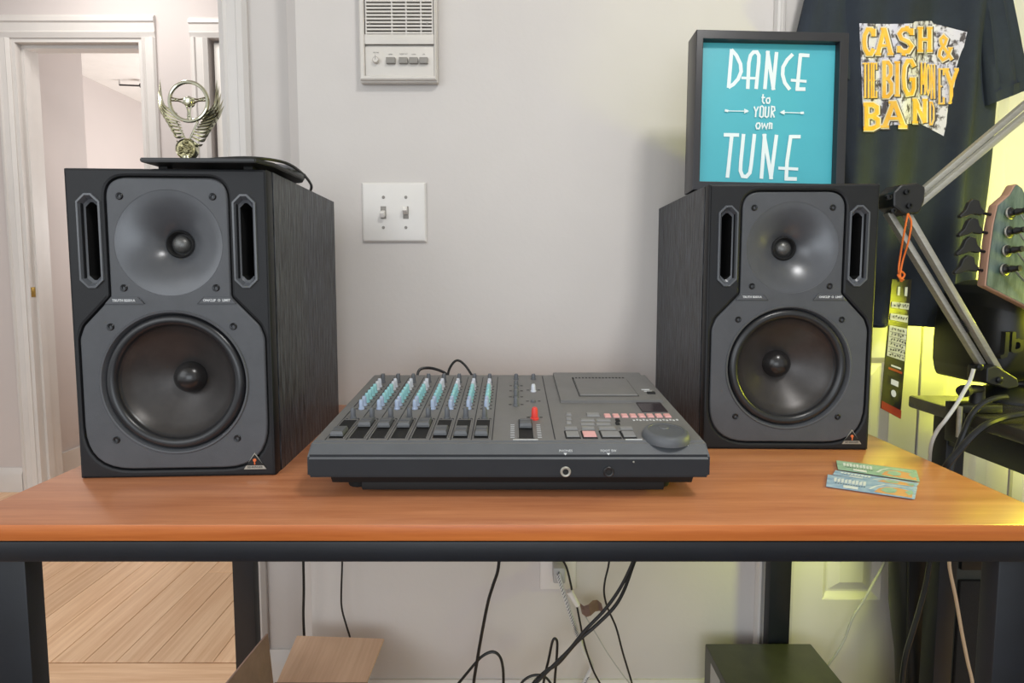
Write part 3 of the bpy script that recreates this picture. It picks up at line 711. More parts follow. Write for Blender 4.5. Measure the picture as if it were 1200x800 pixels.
# ================================================================== ON THE LEFT SPEAKER
# flat black tray with feet
tA, tB = P(163, 184, .668), P(297, 184, .668)
zt_ = STOP + .0055
tr = thing('flat_stand', 'thin black flat tray on feet on top of the left speaker', 'tray', ((tA.x + tB.x) / 2, .76, STOP))
pg = [(tA.x, .668), (tB.x, .672), (tB.x + .012, .70), (tB.x + .012, .80), (tA.x + .01, .80)]
def slab(pg, z0, z1, bev=0):
    bm = B(); A = [bm.verts.new((x, y, z0)) for x, y in pg]; Q = [bm.verts.new((x, y, z1)) for x, y in pg]; bm.faces.new(A[::-1]); bm.faces.new(Q)
    n = len(pg)
    for k in range(n): bm.faces.new((A[k], A[(k + 1) % n], Q[(k + 1) % n], Q[k]))
    if bev: bmesh.ops.bevel(bm, geom=bm.edges[:], offset=bev, segments=2, affect='EDGES')
    return bm
obj('tray_plate', slab(pg, zt_, zt_ + .0055, .0012), M_blkp, tr)
for x, y in ((tA.x + .012, .70), (tB.x - .02, .70), (tA.x + .02, .785), (tB.x - .02, .785)): obj('foot', bx((x - .006, y - .006, STOP + .0003), (x + .006, y + .006, zt_), .0008), M_blk, tr)
# soft black pouch and its cord
b = B(); bmesh.ops.create_uvsphere(b, u_segments=28, v_segments=14, radius=1)
for v in b.verts:
    n_ = noise.noise(v.co * 2.3); v.co = Vector((v.co.x * .030, v.co.y * .045, max(v.co.z, -.5) * .0135 + .0065)) * (1 + .10 * n_)
bmesh.ops.transform(b, matrix=Matrix.Translation((-.347, .815, STOP + .0105)) @ Matrix.Rotation(R(6), 4, 'Z'), verts=b.verts)
pc = obj('soft_pouch', b, M_pouch); tag(pc, 'crumpled soft black pouch at the back of the left speaker top', 'pouch')
b = B()
cord = [(-.41, .70, STOP + .0135), (-.38, .705, STOP + .0175), (-.345, .725, STOP + .0225), (-.322, .765, STOP + .0245), (-.318, .815, STOP + .019), (-.322, .86, STOP + .010), (-.335, .89, STOP + .0035)]
cable('thin black cord lying over the pouch on the left speaker', cord, .0022, M_cable, name='cord', cat='cord')
# trophy
YT = .775
tp = thing('trophy', 'silver trophy with steering wheel and two wings on the left speaker', 'trophy', (P(219, 180, YT).x, YT, zt_ + .0055))
tz = zt_ + .0058
bc = P(219, 175, YT)
obj('base', bx((bc.x - .028, YT - .018, tz), (bc.x + .028, YT + .018, tz + .014), .002), M_blk, tp)
obj('stem', cyl(B(), (bc.x, YT, tz + .0142), (bc.x, YT, bc.z - .010), .008, .006), M_chrome, tp)
md = obj('medallion', lathe(B(), [(.0155, -.004), (.0160, 0), (.0145, .0035), (.0125, .0015), (0, .0015)], 36, AX(bc, (0, -1, 0))), M_chrome, tp)
b = B(); random.seed(3)
lathe(b, [(.0128, .0022), (.010, .0026), (0, .0028)], 24, AX(bc, (0, -1, 0)))
for k in range(34):
    a = random.uniform(0, 6.28); rr_ = random.uniform(0, .0105); bmesh.ops.create_uvsphere(b, u_segments=8, v_segments=6, radius=random.uniform(.0015, .003), matrix=Matrix.Translation(bc + Vector((rr_ * math.cos(a), -.0028, rr_ * math.sin(a)))))
obj('medallion_relief', b, M_gold, md)
wc = P(221, 119, YT - .006); wr = .0270
sw = obj('steering_wheel', tube(B(), [wc + Vector((wr * math.cos(a), 0, wr * math.sin(a))) for a in [2 * math.pi * k / 48 for k in range(48)]], .0026, 10, 0, closed=True), M_chrome, tp)
obj('hub', lathe(B(), [(.0075, -.004), (.0075, .001), (.0055, .004), (.003, .003), (0, .003)], 24, AX(wc, (0, -1, 0))), M_chrome, sw)
for ang in (R(172), R(8), R(270)):
    dv = Vector((math.cos(ang), 0, math.sin(ang))); sd = Vector((-dv.z, 0, dv.x))
    b = B()
    for s_ in (-1, 1): tube(b, [wc + dv * .006 + sd * s_ * .0035, wc + dv * .014 + sd * s_ * .0012, wc + dv * wr + sd * s_ * .0024], .0012, 6, 4)
    for q_ in (.016, .020): bmesh.ops.create_uvsphere(b, u_segments=8, v_segments=6, radius=.0018, matrix=Matrix.Translation(wc + dv * q_))
    obj('spoke', b, M_chrome, sw)
def feather(a, c, e, r, y):
    a, c, e = (P(q[0], q[1], y) for q in (a, c, e))
    return tube(B(), [a, c, e], r, 8, 6, rr=lambda t: r * (.55 + 1.3 * math.sin(math.pi * min(1, t * .9 + .08)) * .55) * (1 - t ** 5 * .95), flat=.45)
for k in range(10):                                   # left wing
    u = k / 9
    st = (219 - 2 * (1 - u) - 12 * u, 163 - 30 * u); en = (207 - 23 * min(1, u * 1.5) + 10 * max(0, u - .66), 164 - 72 * u ** .85)
    mid = ((st[0] + en[0]) / 2 - 2 - 5 * u, (st[1] + en[1]) / 2 + 4 + 4 * u)
    obj('feather', feather(st, mid, en, .0030, YT + .001 + .0004 * k), M_chrome, tp)
for k in range(11):                                   # right wing
    u = k / 10
    st = (223 + 18 * u, 163 - 28 * u); en = (238 + 26 * min(1, u * 1.6) - 26 * max(0, u - .62), 169 - 76 * u)
    mid = ((st[0] + en[0]) / 2 + 2 + 3 * u, (st[1] + en[1]) / 2 + 4 + 3 * u)
    obj('feather', feather(st, mid, en, .0032, YT + .001 + .0004 * k), M_chrome, tp)
b = B(); cyl(b, P(206, 142, YT), P(219, 166, YT), .0012, seg=6); cyl(b, P(232, 142, YT), P(221, 166, YT), .0012, seg=6); obj('brace', b, M_chrome, tp)

# ================================================================== POSTER FRAME
fy = .885; LT = R(3)
fb = P(809, 224, fy); fx0 = P(811.5, 130, fy).x; fx1 = P(991.5, 130, fy).x
fw = fx1 - fx0; fh = (P(900, 39, fy + .014).z - STOP) / math.cos(LT)
pf = thing('framed_poster', 'teal dance poster in a deep black box frame on the right speaker', 'picture frame', ((fx0 + fx1) / 2 + .003, fy, STOP + .0034), rot=(-LT, R(1.2), 0))
FM = wm(pf); hw_, rim, dep = fw / 2, .0145, .042
fr_out = [(-hw_, 0), (hw_, 0), (hw_, fh), (-hw_, fh)]; fr_in = [(-hw_ + rim * .8, rim), (hw_ - rim, rim), (hw_ - rim, fh - rim), (-hw_ + rim * .8, fh - rim)]
obj('frame', plate([fr_out, fr_in], 0, dep, .001), M_frame, pf, True, 30)
pm = obj('poster', bx((-hw_ + rim * .8, .013, rim), (hw_ - rim, .016, fh - rim)), M_poster, pf, True, 0)
obj('backing', bx((-hw_ + rim * .8, .0165, rim), (hw_ - rim, .04, fh - rim)), M_blk, pf, True, 0)
pln = FM @ Vector((0, .0127, 0)); pnn = (FM.to_3x3() @ Vector((0, -1, 0)))
def pmap(x, y, layer=0): return PP(790 + x / 4, 30 + y / 4, pln, pnn)
b = B(); W_ = 17
SN = [0]
def S(*pts, w_=W_):
    SN[0] += 1; ribbon(b, pts, w_, lambda x, y, l: pmap(x, y) + pnn * (.00004 * SN[0]))
S((270, 110), (255, 292)); S((268, 112), (292, 140), (311, 180), (314, 215), (300, 250), (278, 275), (254, 290))
S((345, 297), (350, 175), (358, 140), (372, 124), (388, 124), (397, 140), (396, 175), (384, 297)); S((315, 245), (392, 247), w_=12)
S((425, 298), (440, 118)); S((437, 120), (466, 302)); S((463, 300), (480, 124))
S((556, 134), (530, 160), (510, 195), (508, 230), (518, 268), (542, 300)); S((634, 141), (588, 138)); S((592, 132), (576, 300)); S((568, 298), (615, 298)); S((546, 256), (620, 262), w_=13)
S((232, 512), (304, 513)); S((270, 512), (249, 713)); S((325, 508), (312, 640), (310, 680), (320, 706), (338, 708), (354, 690), (360, 655), (376, 508))
S((408, 718), (424, 508)); S((420, 508), (455, 720)); S((452, 720), (479, 512)); S((592, 521), (542, 521)); S((546, 514), (528, 640), (524, 722)); S((516, 718), (574, 719)); S((487, 668), (580, 673), w_=14)
w5 = 7
S((416, 322), (413, 355), (418, 364), (424, 364), w_=w5); S((408, 338), (425, 338), w_=w5); S((434, 342), (445, 340), (448, 352), (444, 364), (434, 364), (430, 352), (434, 341), w_=w5)
S((374, 380), (382, 405), (394, 380), w_=w5); S((382, 403), (380, 430), w_=w5); S((403, 380), (400, 425), (408, 431), (416, 425), (418, 385), (411, 378), (403, 381), w_=w5)
S((428, 380), (425, 425), (432, 431), (440, 425), (443, 380), w_=w5); S((452, 432), (456, 380), (468, 382), (470, 398), (458, 406), (456, 406), w_=w5); S((458, 406), (468, 432), w_=w5)
S((388, 458), (398, 458), (402, 470), (396, 484), (386, 484), (382, 470), (388, 457), w_=w5); S((410, 456), (412, 482), (422, 462), (430, 484), (438, 458), w_=w5); S((444, 486), (446, 458), (456, 460), (455, 486), w_=w5)
S((240, 401), (332, 402), w_=4); S((328, 392), (346, 402), (328, 411), (328, 392), w_=3); S((330, 402), (342, 402), w_=12); S((236, 398), (252, 402), w_=11)
S((510, 408), (602, 411), w_=4); S((514, 398), (496, 408), (514, 417), (514, 398), w_=3); S((500, 408), (513, 408), w_=12); S((590, 411), (606, 410), w_=11)
obj('lettering', b, M_post_ink, pm, smooth=0)

# ================================================================== T-SHIRT hung on the doors
SYB = 1.035
def fold(x, z):                                       # depth offset of the cloth (towards the room is negative)
    k = (z - .9) / .65
    d_ = 0
    for cx_, wd, am, dr_ in ((.655, .030, .008, .02), (.725, .026, .010, .035), (.79, .022, -.008, .045), (.850, .020, .014, .04), (.905, .018, .006, .05), (.62, .02, -.006, .0)):
        u = (x - (cx_ + dr_ * (k - .6))) / wd; d_ -= 2.0 * am * math.exp(-u * u) * (1.5 - .8 * k)
    d_ += .0012 * math.sin(x * 60 + z * 22) + .004 * noise.noise(Vector((x * 9, z * 5, 1)))
    return d_
def cloth_y(x, z): return SYB + fold(x, z)
def on_cloth(px, py, off=.0):
    y = SYB
    for _ in range(14): q = P(px, py, y); y = cloth_y(q.x, q.z) - off
    return P(px, py, y)
sh = thing('t_shirt', 'black band t-shirt with gold and white print hanging on the closet doors', 'shirt', (.75, SYB, .95))
# outline rows: z -> left x, right x of the body
rows = [(382, 1012, 1137), (340, 1004, 1141), (300, 998, 1146), (240, 992, 1153), (180, 988, 1160), (130, 986, 1163), (90, 984, 1168), (50, 980, 1173), (10, 972, 1178), (-30, 962, 1180), (-60, 975, 1165), (-75, 1010, 1130)]
def shell_grid(rows, nx, off_f, thick=.012, sub=5):
    bm = B(); grid = []
    rs = []
    for (a, b_) in zip(rows, rows[1:]):
        for k in range(sub): t = k / sub; rs.append(tuple(a[i] + (b_[i] - a[i]) * t for i in range(3)))
    rs.append(rows[-1])
    for side in (0, 1):
        g = []
        for (py, xa, xb) in rs:
            r_ = []
            for i in range(nx + 1):
                u = i / nx; px = xa + (xb - xa) * u; q = P(px, py, SYB); e_ = min(u, 1 - u) * nx
                puff = thick * min(1, (e_ / 5)) ** .5
                y = cloth_y(q.x, q.z) + off_f(u, py)
                if side: y = max(y + .004, SYB + .012) + puff * .5
                else: y -= puff * .4
                y = min(y, WY - .004) if side else min(y, WY - .012)
                r_.append(bm.verts.new((q.x, y, q.z)))
            g.append(r_)
        for A, Q in zip(g, g[1:]):
            for i in range(nx): bm.faces.new((A[i], A[i + 1], Q[i + 1], Q[i]))
        grid.append(g)
    for end in (0, -1):
        for i in range(nx): bm.faces.new((grid[0][end][i], grid[0][end][i + 1], grid[1][end][i + 1], grid[1][end][i]))
    for j in range(len(rs) - 1):
        for e_ in (0, nx): bm.faces.new((grid[0][j][e_], grid[0][j + 1][e_], grid[1][j + 1][e_], grid[1][j][e_]))
    return bm
bodyo = obj('shirt_body', shell_grid(rows, 90, lambda u, py: 0, .006), M_shirt, sh, smooth=80)
def sleeve(p_in_top, p_out_top, p_out_bot, p_in_bot, ytop, ybot):
    bm = B(); n = 12; m_ = 16; rings = []
    for i in range(m_ + 1):
        v = i / m_; a = Vector(p_in_top).lerp(Vector(p_in_bot), v); c = Vector(p_out_top).lerp(Vector(p_out_bot), v); yy = ytop + (ybot - ytop) * v
        A, Q = P(a.x, a.y, yy), P(c.x, c.y, yy); mid = (A + Q) / 2; hx = (Q - A) / 2; ring = []
        for k in range(24):
            an = 2 * math.pi * k / 24; dy = math.sin(an) * .016 * (1 + .35 * math.sin(k * 2.1 + v * 3)) * (.6 + .5 * v)
            q = mid + hx * math.cos(an) * (1 + .015 * math.sin(3 * k)); ring.append(bm.verts.new((q.x, min(q.y + dy, WY - .004), q.z)))
        rings.append(ring)
    for A, Q in zip(rings, rings[1:]):
        for k in range(24): bm.faces.new((A[k], A[(k + 1) % 24], Q[(k + 1) % 24], Q[k]))
    ins = [bm.verts.new(v.co * 1.0 + Vector((0, 0, .02))) for v in rings[-1]]
    for k in range(24): bm.faces.new((rings[-1][k], rings[-1][(k + 1) % 24], ins[(k + 1) % 24], ins[k]))
    bm.faces.new(ins); bm.faces.new(rings[0])
    return bm
obj('sleeve', sleeve((1140, -60), (1172, -70), (1206, 104), (1156, 124), 1.045, 1.020), M_shirt, sh, smooth=70)
obj('sleeve', sleeve((955, -55), (1005, -60), (1006, 108), (928, 62), 1.050, 1.045), M_shirt, sh, smooth=70)
obj('hem', tube(B(), [on_cloth(1013 + k * 4.1, 380.5 - 1.0 * math.sin(k), .004) for k in range(31)], .0022, 6, 2), M_shirt, bodyo)
# hanger, hidden by the shirt except at its top, out of the frame
hz_ = P(1070, -75, SYB + .02)
hg = thing('wire_hanger', 'thin wire hanger inside the black t-shirt', 'hanger', hz_)
obj('hook', tube(B(), [hz_ + Vector((0, .008, -.01)), hz_ + Vector((0, .008, .05)), hz_ + Vector((.012, .008, .075)), hz_ + Vector((0, .008, .095)), hz_ + Vector((-.012, .008, .085))], .0016, 8), M_sil, hg)
# the print: ground patch then letters, all laid on the cloth
s5 = 4.706
def tmap(x, y, layer=0): return on_cloth(1000 + x / s5, y / s5, .0045 + .0011 * layer)
def edge_top(u): return 128 + 4 * math.sin(u * 6) + (50 * max(0, (u - .68) / .32) ** .8 if u > .68 else 0) - (10 if .5 < u < .68 else 0)
def edge_bot(u): return 715 - 35 * math.sin(min(u / .75, 1) * 1.6) + (70 * max(0, (u - .70) / .3) if u > .7 else 0)
b = B(); g = []
for j in range(41):
    v = j / 40; r_ = []
    for i in range(61):
        u = i / 60; xl, xr = 33 + 24 * v, 628 - 130 * v; x = xl + (xr - xl) * u; y = edge_top(u) * (1 - v) + edge_bot(u) * v
        r_.append(b.verts.new(tmap(x, y, -1)))
    g.append(r_)
for A, Q in zip(g, g[1:]):
    for i in range(60): b.faces.new((A[i], A[i + 1], Q[i + 1], Q[i]))
pr_ = obj('shirt_print', b, M_print, bodyo, smooth=80)
LET = []                                              # stroke letters, slab serif
def Lt(ch, x0, x1, y0, y1, w_, dy=0):
    X = lambda u: x0 + (x1 - x0) * u
    Y = lambda v: y0 + (y1 - y0) * v
    sf = .16
    G = {
        'C': [[(.95, .22), (.72, .03), (.4, .03), (.14, .25), (.08, .5), (.14, .76), (.4, .97), (.72, .97), (.95, .78)], [(.94, 0), (.94, .3)]],
        'A': [[(.5, 0), (.14, 1)], [(.5, 0), (.86, 1)], [(.27, .66), (.73, .66)], [(0, .98), (.32, .98)], [(.66, .98), (1, .98)], [(.3, .03), (.6, .03)]],
        'S': [[(.88, .2), (.65, .03), (.32, .05), (.12, .22), (.25, .42), (.7, .56), (.9, .74), (.7, .95), (.35, .97), (.1, .8)], [(.9, 0), (.9, .28)], [(.1, .72), (.1, 1)], [(.62, -.1), (.58, .12)], [(.45, .9), (.40, 1.12)]],
        'H': [[(.2, 0), (.2, 1)], [(.8, 0), (.8, 1)], [(.2, .5), (.8, .5)], [(0, .02), (.4, .02)], [(.6, .02), (1, .02)], [(0, .98), (.4, .98)], [(.6, .98), (1, .98)]],
        '&': [[(1, 1), (.25, .3), (.2, .12), (.4, 0), (.6, .12), (.5, .32), (.15, .6), (.1, .82), (.35, 1), (.65, .9), (.9, .5)], [(.7, .5), (1.05, .5)]],
        'T': [[(.5, 0), (.5, 1)], [(0, .03), (1, .03)], [(.25, .98), (.75, .98)]],
        'E': [[(.25, 0), (.25, 1)], [(.05, .03), (.95, .03)], [(.25, .5), (.7, .5)], [(.05, .98), (.95, .98)], [(.95, 0), (.95, .2)], [(.95, .8), (.95, 1)]],
        'B': [[(.2, 0), (.2, 1)], [(0, .03), (.6, .03), (.88, .13), (.88, .36), (.6, .48), (.2, .48)], [(.6, .48), (.95, .62), (.95, .86), (.6, .97), (0, .97)]],
        'I': [[(.5, 0), (.5, 1)], [(.1, .02), (.9, .02)], [(.1, .98), (.9, .98)]],
        'G': [[(.95, .2), (.7, .03), (.4, .03), (.15, .2), (.08, .5), (.15, .8), (.4, .97), (.75, .95), (.9, .8), (.9, .55), (.55, .55)]],
        'M': [[(.15, 0), (.15, 1)], [(.15, 0), (.5, .7)], [(.5, .7), (.85, 0)], [(.85, 0), (.85, 1)]],
        'O': [[(.5, .02), (.15, .2), (.08, .5), (.15, .8), (.5, .98), (.85, .8), (.92, .5), (.85, .2), (.5, .02)]],
        'N': [[(.18, 0), (.18, 1)], [(.18, 0), (.82, 1)], [(.82, 0), (.82, 1)], [(0, .02), (.3, .02)], [(.65, .02), (1, .02)], [(0, .98), (.38, .98)]],
        'Y': [[(.12, .02), (.5, .5)], [(.9, .02), (.5, .5)], [(.5, .5), (.5, 1)], [(0, .02), (.35, .02)], [(.68, .02), (1, .02)], [(.3, .98), (.7, .98)]],
        'D': [[(.2, 0), (.2, 1)], [(0, .03), (.55, .03), (.9, .25), (.9, .75), (.55, .97), (0, .97)]],
    }
    for k, s_ in enumerate(G[ch]):
        n = len(s_); thin = .62 if (n == 2 and abs(s_[0][1] - s_[1][1]) < .01) else 1
        LET.append(([(X(u), Y(v) + dy * u) for u, v in s_], w_ * thin))
Lt('C', 55, 115, 158, 300, 21); Lt('A', 120, 222, 155, 300, 21); Lt('S', 243, 330, 156, 290, 20); Lt('H', 352, 438, 152, 282, 20); Lt('&', 466, 545, 200, 330, 15)
Lt('T', 50, 80, 345, 540, 9); Lt('H', 78, 106, 345, 540, 9); Lt('E', 106, 128, 345, 540, 8)
Lt('B', 160, 213, 338, 538, 19); Lt('I', 222, 262, 340, 530, 19); Lt('G', 272, 340, 330, 525, 19)
Lt('M', 370, 400, 345, 520, 7); Lt('O', 402, 424, 350, 525, 7); Lt('N', 426, 452, 355, 545, 7); Lt('E', 466, 500, 375, 575, 10); Lt('Y', 500, 582, 378, 570, 19)
Lt('B', 56, 140, 572, 712, 22); Lt('A', 150, 298, 560, 700, 24); Lt('N', 325, 410, 548, 676, 20); Lt('D', 418, 446, 560, 690, 7)
for nm, extra, m_, lay, ox in (('lettering_shadow', 15, M_pshade, 0, 3), ('lettering_outline', 13, M_pcream, 1, 0), ('lettering_fill', 0, M_pyel, 2, 0)):
    b = B()
    for pts, w_ in LET: ribbon(b, [(x + ox * 2, y + ox * 1.5) for x, y in pts], w_ + extra * (1 if w_ > 12 else .35), tmap, lay, step=9)
    obj(nm, b, m_, pr_, smooth=0)

# ================================================================== WALL FITTINGS
YI = WY - .0012
def face_plane(px, py, y): q = P(px, py, y); return q
# light switch
q0, q1 = P(424.6, 283.5, YI - .006), P(499, 213.5, YI - .006)
ls = thing('light_switch', 'white double toggle switch plate on the wall above the mixer', 'switch', ((q0.x + q1.x) / 2, YI, (q0.z + q1.z) / 2))
b = B(); hwx, hwz = (q1.x - q0.x) / 2, (q1.z - q0.z) / 2; cX, cZ = (q0.x + q1.x) / 2, (q0.z + q1.z) / 2
rings = []
for ins, y in ((0, YI), (0, YI - .002), (.003, YI - .0055), (.006, YI - .0065)):
    rings.append([b.verts.new((cX + sx * (hwx - ins), y, cZ + sz * (hwz - ins))) for sx, sz in ((-1, -1), (1, -1), (1, 1), (-1, 1))])
for A, Q in zip(rings, rings[1:]):
    for k in range(4): b.faces.new((A[k], A[(k + 1) % 4], Q[(k + 1) % 4], Q[k]))
b.faces.new(rings[-1]); b.faces.new(rings[0]); obj('cover_plate', b, M_switch, ls, smooth=20)
for px in (449.3, 475.6):
    q = P(px, 249, YI - .0065)
    sl_ = obj('toggle_slot', bx((q.x - .0056, YI - .0072, q.z - .0125), (q.x + .0056, YI - .006, q.z + .0125), .0003), M_plas2, ls)
    up = 1 if px > 460 else -1
    Mt = Matrix.Translation((q.x, YI - .006, q.z)) @ Matrix.Rotation(R(-28 * up), 4, 'X')
    obj('toggle', box(B(), (-.0042, -.015, -.005), (.0042, .0, .005), Mt, .0008), M_switch, ls)
    for py in (231, 266.5):
        q = P(px, py, YI - .0065); sc = obj('screw', lathe(B(), [(.0032, 0), (.0028, .0012), (0, .0014)], 12, AX(q, (0, -1, 0))), M_plas2, ls)
# intercom
iy = YI - .022
a_ = P(420.5, 95, iy); c_ = P(512.5, 95, iy); x0, x1 = P(419, 40, iy).x + .001, P(512, 40, iy).x; zb_ = a_.z; zt2 = zb_ + .30
ic = thing('wall_intercom', 'ivory wall intercom with grille knob and four buttons above the switch', 'intercom', ((x0 + x1) / 2, YI, zb_))
wI = x1 - x0; sI = wI / 92.5
X_ = lambda u: x0 + (u - 50) / 690 * wI          # crop coordinates (690 wide at scale 7.27)
Z_ = lambda v: zb_ + (690 - v) / 690 * wI
b = bx((x0, iy + .008, zb_), (x1, YI, zt2), .003); obj('housing', b, M_plas, ic)
b = B(); inn = [(X_(102), Z_(640)), (X_(712), Z_(640)), (X_(712), zt2 - .012), (X_(102), zt2 - .012)]; outl = [(x0 + .002, zb_ + .003), (x1 - .002, zb_ + .003), (x1 - .002, zt2 - .002), (x0 + .002, zt2 - .002)]
b = B(); rg = []
for ins, yy in ((0, .009), (0, .002), (.0022, 0)): rg.append([b.verts.new((x + (ins if i in (0, 3) else -ins), iy + yy, z + (ins if i in (0, 1) else -ins))) for i, (x, z) in enumerate(outl)])
for ins, yy in ((-.0018, 0), (0, .002), (0, .009)): rg.append([b.verts.new((x + (ins if i in (0, 3) else -ins), iy + yy, z + (ins if i in (0, 1) else -ins))) for i, (x, z) in enumerate(inn)])
for A, Q in zip(rg, rg[1:]):
    for k in range(4): b.faces.new((A[k], A[(k + 1) % 4], Q[(k + 1) % 4], Q[k]))
obj('bezel', b, M_plas, ic, False, 20)
gr = obj('grille_back', bx((X_(104), iy + .006, Z_(372)), (X_(710), iy + .0078, zt2 - .013)), M_void, ic, smooth=0)
nb = 0
gx0, gx1 = X_(112), X_(700); zz = Z_(290); pit = wI * 30.2 / 690
slm = mesh_of('grille_slat', bx((gx0, -.0022, 0), (gx1, .002, pit * .56), .0006), M_plas, 0)
while zz < zt2 - .02:
    inst('grille_slat', slm, ic, Matrix.Translation((0, iy + .0035, zz - pit * .1 + pit * .28))); zz += pit
obj('grille_frame', bx((X_(104), iy + .0012, Z_(372)), (X_(710), iy + .0056, Z_(288)), .001), M_plas, ic)
b = B()
for u in (118, 345, 470, 600, 700): box(b, (X_(u) - .0012, iy + .0016, Z_(290)), (X_(u) + .0012, iy + .0055, zt2 - .013))
obj('grille_bar', b, M_plas, ic, smooth=0)
obj('control_panel', bx((X_(104), iy + .004, Z_(638)), (X_(710), iy + .0078, Z_(390)), .0008), M_plas, ic)
kb = obj('volume_knob', lathe(B(), [(.0062, 0), (.0062, .006), (.0052, .0078), (.0048, .007), (0, .007)], 28, AX((X_(200), iy + .004, Z_(510)), (0, -1, 0))), M_plas, ic)
obj('pointer', bx((X_(200) - .0004, iy - .0035, Z_(510)), (X_(200) + .0004, iy - .0028, Z_(470))), M_plas2, kb, smooth=0)
for u0, u1 in ((292, 372), (405, 480), (496, 570), (585, 658)): obj('push_button', bx((X_(u0), iy - .0025, Z_(540)), (X_(u1), iy + .0042, Z_(488)), .0008), M_plas2, ic)
for u in (150, 655): obj('screw', lathe(B(), [(.0024, 0), (.002, .001), (0, .0012)], 10, AX((X_(u), iy + .0008, Z_(200)), (0, -1, 0))), M_plas2, ic)
ms = [text(s_, .0028, ffwd(X_(u), Z_(v), iy + .0036), .0001) for s_, u, v in (('VOLUME', 198, 440), ('LISTEN', 328, 455), ('INSIDE TALK', 442, 452), ('DOOR', 532, 455), ('OFF', 620, 455))]
obj('lettering', join_meshes(ms), M_plas2, ic, smooth=0)

# outlet with plug under the table
o0, o1 = P(633, 690, YI - .004), P(675, 648, YI - .004)
ol = thing('wall_outlet', 'white wall outlet behind the tangled cables under the table', 'outlet', ((o0.x + o1.x) / 2, YI, o0.z))
obj('cover_plate', bx((o0.x, YI - .005, o0.z), (o1.x, YI, o0.z + .115), .0015), M_switch, ol)
for dz in (.03, .08):
    so = obj('socket', bx(((o0.x + o1.x) / 2 - .016, YI - .0065, o0.z + dz - .013), ((o0.x + o1.x) / 2 + .016, YI - .004, o0.z + dz + .013), .001), M_switch, ol)
    for sx in (-1, 1): obj('socket_slot', bx(((o0.x + o1.x) / 2 + sx * .006 - .0008, YI - .0069, o0.z + dz - .004), ((o0.x + o1.x) / 2 + sx * .006 + .0008, YI - .0063, o0.z + dz + .005)), M_blk, so, smooth=0)
yp = YI - .025
gp_ = thing('plug_adapter', 'grey white plug with braided lead hanging from the outlet', 'plug', P(655, 670, yp))
obj('plug_body', bx((P(648, 672, yp).x, yp - .012, P(650, 680, yp).z), (P(662, 672, yp).x, YI - .007, P(650, 662, yp).z), .003), M_gcable, gp_)
bp_ = [P(654, 672, yp - .012), P(659, 690, yp - .02), P(666, 712, yp - .02), P(672, 730, yp - .018), P(676, 742, yp - .015), P(684, 762, yp - .01), P(693, 780, yp - .01), P(690, 790, yp - .01), P(682, 806, yp - .01), P(676, 830, yp)]
obj('braided_lead', tube(B(), bp_, .0050, 10), M_wcable, gp_)
b = B(); sp_ = smoothpts(bp_, 12)
for i in range(0, len(sp_) - 2, 2):
    if i < 50 or i > 84: 
        d_ = (sp_[i + 1] - sp_[i]).normalized(); tilt = (d_ + Vector((.7, 0, .5))).normalized(); x, y = frame_from(tilt)
        tube(b, [sp_[i] + (x * math.cos(a) + y * math.sin(a)) * .0051 for a in [2 * math.pi * k / 10 for k in range(10)]], .0009, 5, 0, closed=True)
obj('braid_wrap', b, M_kg, gp_)['kind'] = 'stuff'
yi = yp - .02
ia = thing('inline_adapter', 'small white inline power plug joined to a thin black cord', 'plug', P(672, 700, yi))
b = B(); cyl(b, P(667, 692, yi), P(677, 709, yi), .007, .0055, 12); obj('plug_body', b, M_switch, ia)
obj('cord', tube(B(), [P(657, 652, yi), P(664, 665, yi), P(669, 685, yi), P(670, 692, yi)], .0022, 8), M_cable, ia)
obj('cord', tube(B(), [P(676, 710, yi), P(680, 730, yi), P(685, 755, yi), P(695, 785, yi), P(706, 806, yi), P(716, 830, yi)], .0020, 8), M_cable, ia)
tg = thing('paper_tag', 'crumpled tan paper label on the thin grey cord under the table', 'label', P(690, 712, yi))
b = B(); g = [[b.verts.new(P(679 + i * 5.2 + j * 1.5, 706 + 4 * math.sin(i * 1.3) + j * 6.5, yi + .006 * math.sin(i * 1.7 + j))) for i in range(6)] for j in range(3)]
for A, Q in zip(g, g[1:]):
    for i in range(5): b.faces.new((A[i], A[i + 1], Q[i + 1], Q[i]))
bmesh.ops.solidify(b, geom=b.faces[:], thickness=.0008); obj('paper', b, M_cardd, tg)
cable('thin grey cord hanging below the crumpled tan label', [P(686, 722, yi), P(700, 745, yi), P(712, 765, yi), P(728, 788, yi), P(742, 806, yi), P(755, 830, yi)], .0012, M_gcable)

# ================================================================== CABLES UNDER THE TABLE
yb = 1.0
def up(px, y=yb): return P(px, 630, y)
cable('thin black cable hanging straight down left of the cardboard flap', [P(355, 630, 1.052), P(355.5, 660, 1.052), P(356, 690, 1.052), P(355.5, 720, 1.052), P(356.5, 748, 1.052), P(358, 790, 1.052), P(360, 850, 1.052)], .0028, M_cable)
cable('black cable bending right as it drops behind the cardboard flap', [P(401, 630, 1.052), P(401, 660, 1.052), P(400, 690, 1.052), P(400.5, 712, 1.052), P(406, 733, 1.052), P(411, 750, 1.052), P(420, 790, 1.052), P(424, 850, 1.052)], .0020, M_cable)
cable('black double cable dropping from the table left of the outlet', [up(586), P(584, 665, yb), P(578, 685, yb), P(572, 705, yb), P(565, 740, yb), P(559, 775, yb), P(555, 802, yb), P(553, 840, yb)], .0032, M_cable)
cable('black cable loop arching low left of the outlet', [P(528, 812, yb), P(541, 796, yb), P(556, 778, yb), P(566, 768, yb), P(577, 763.5, yb), P(585, 768, yb), P(589, 780, yb), P(590, 800, yb), P(589, 840, yb)], .0028, M_cable)
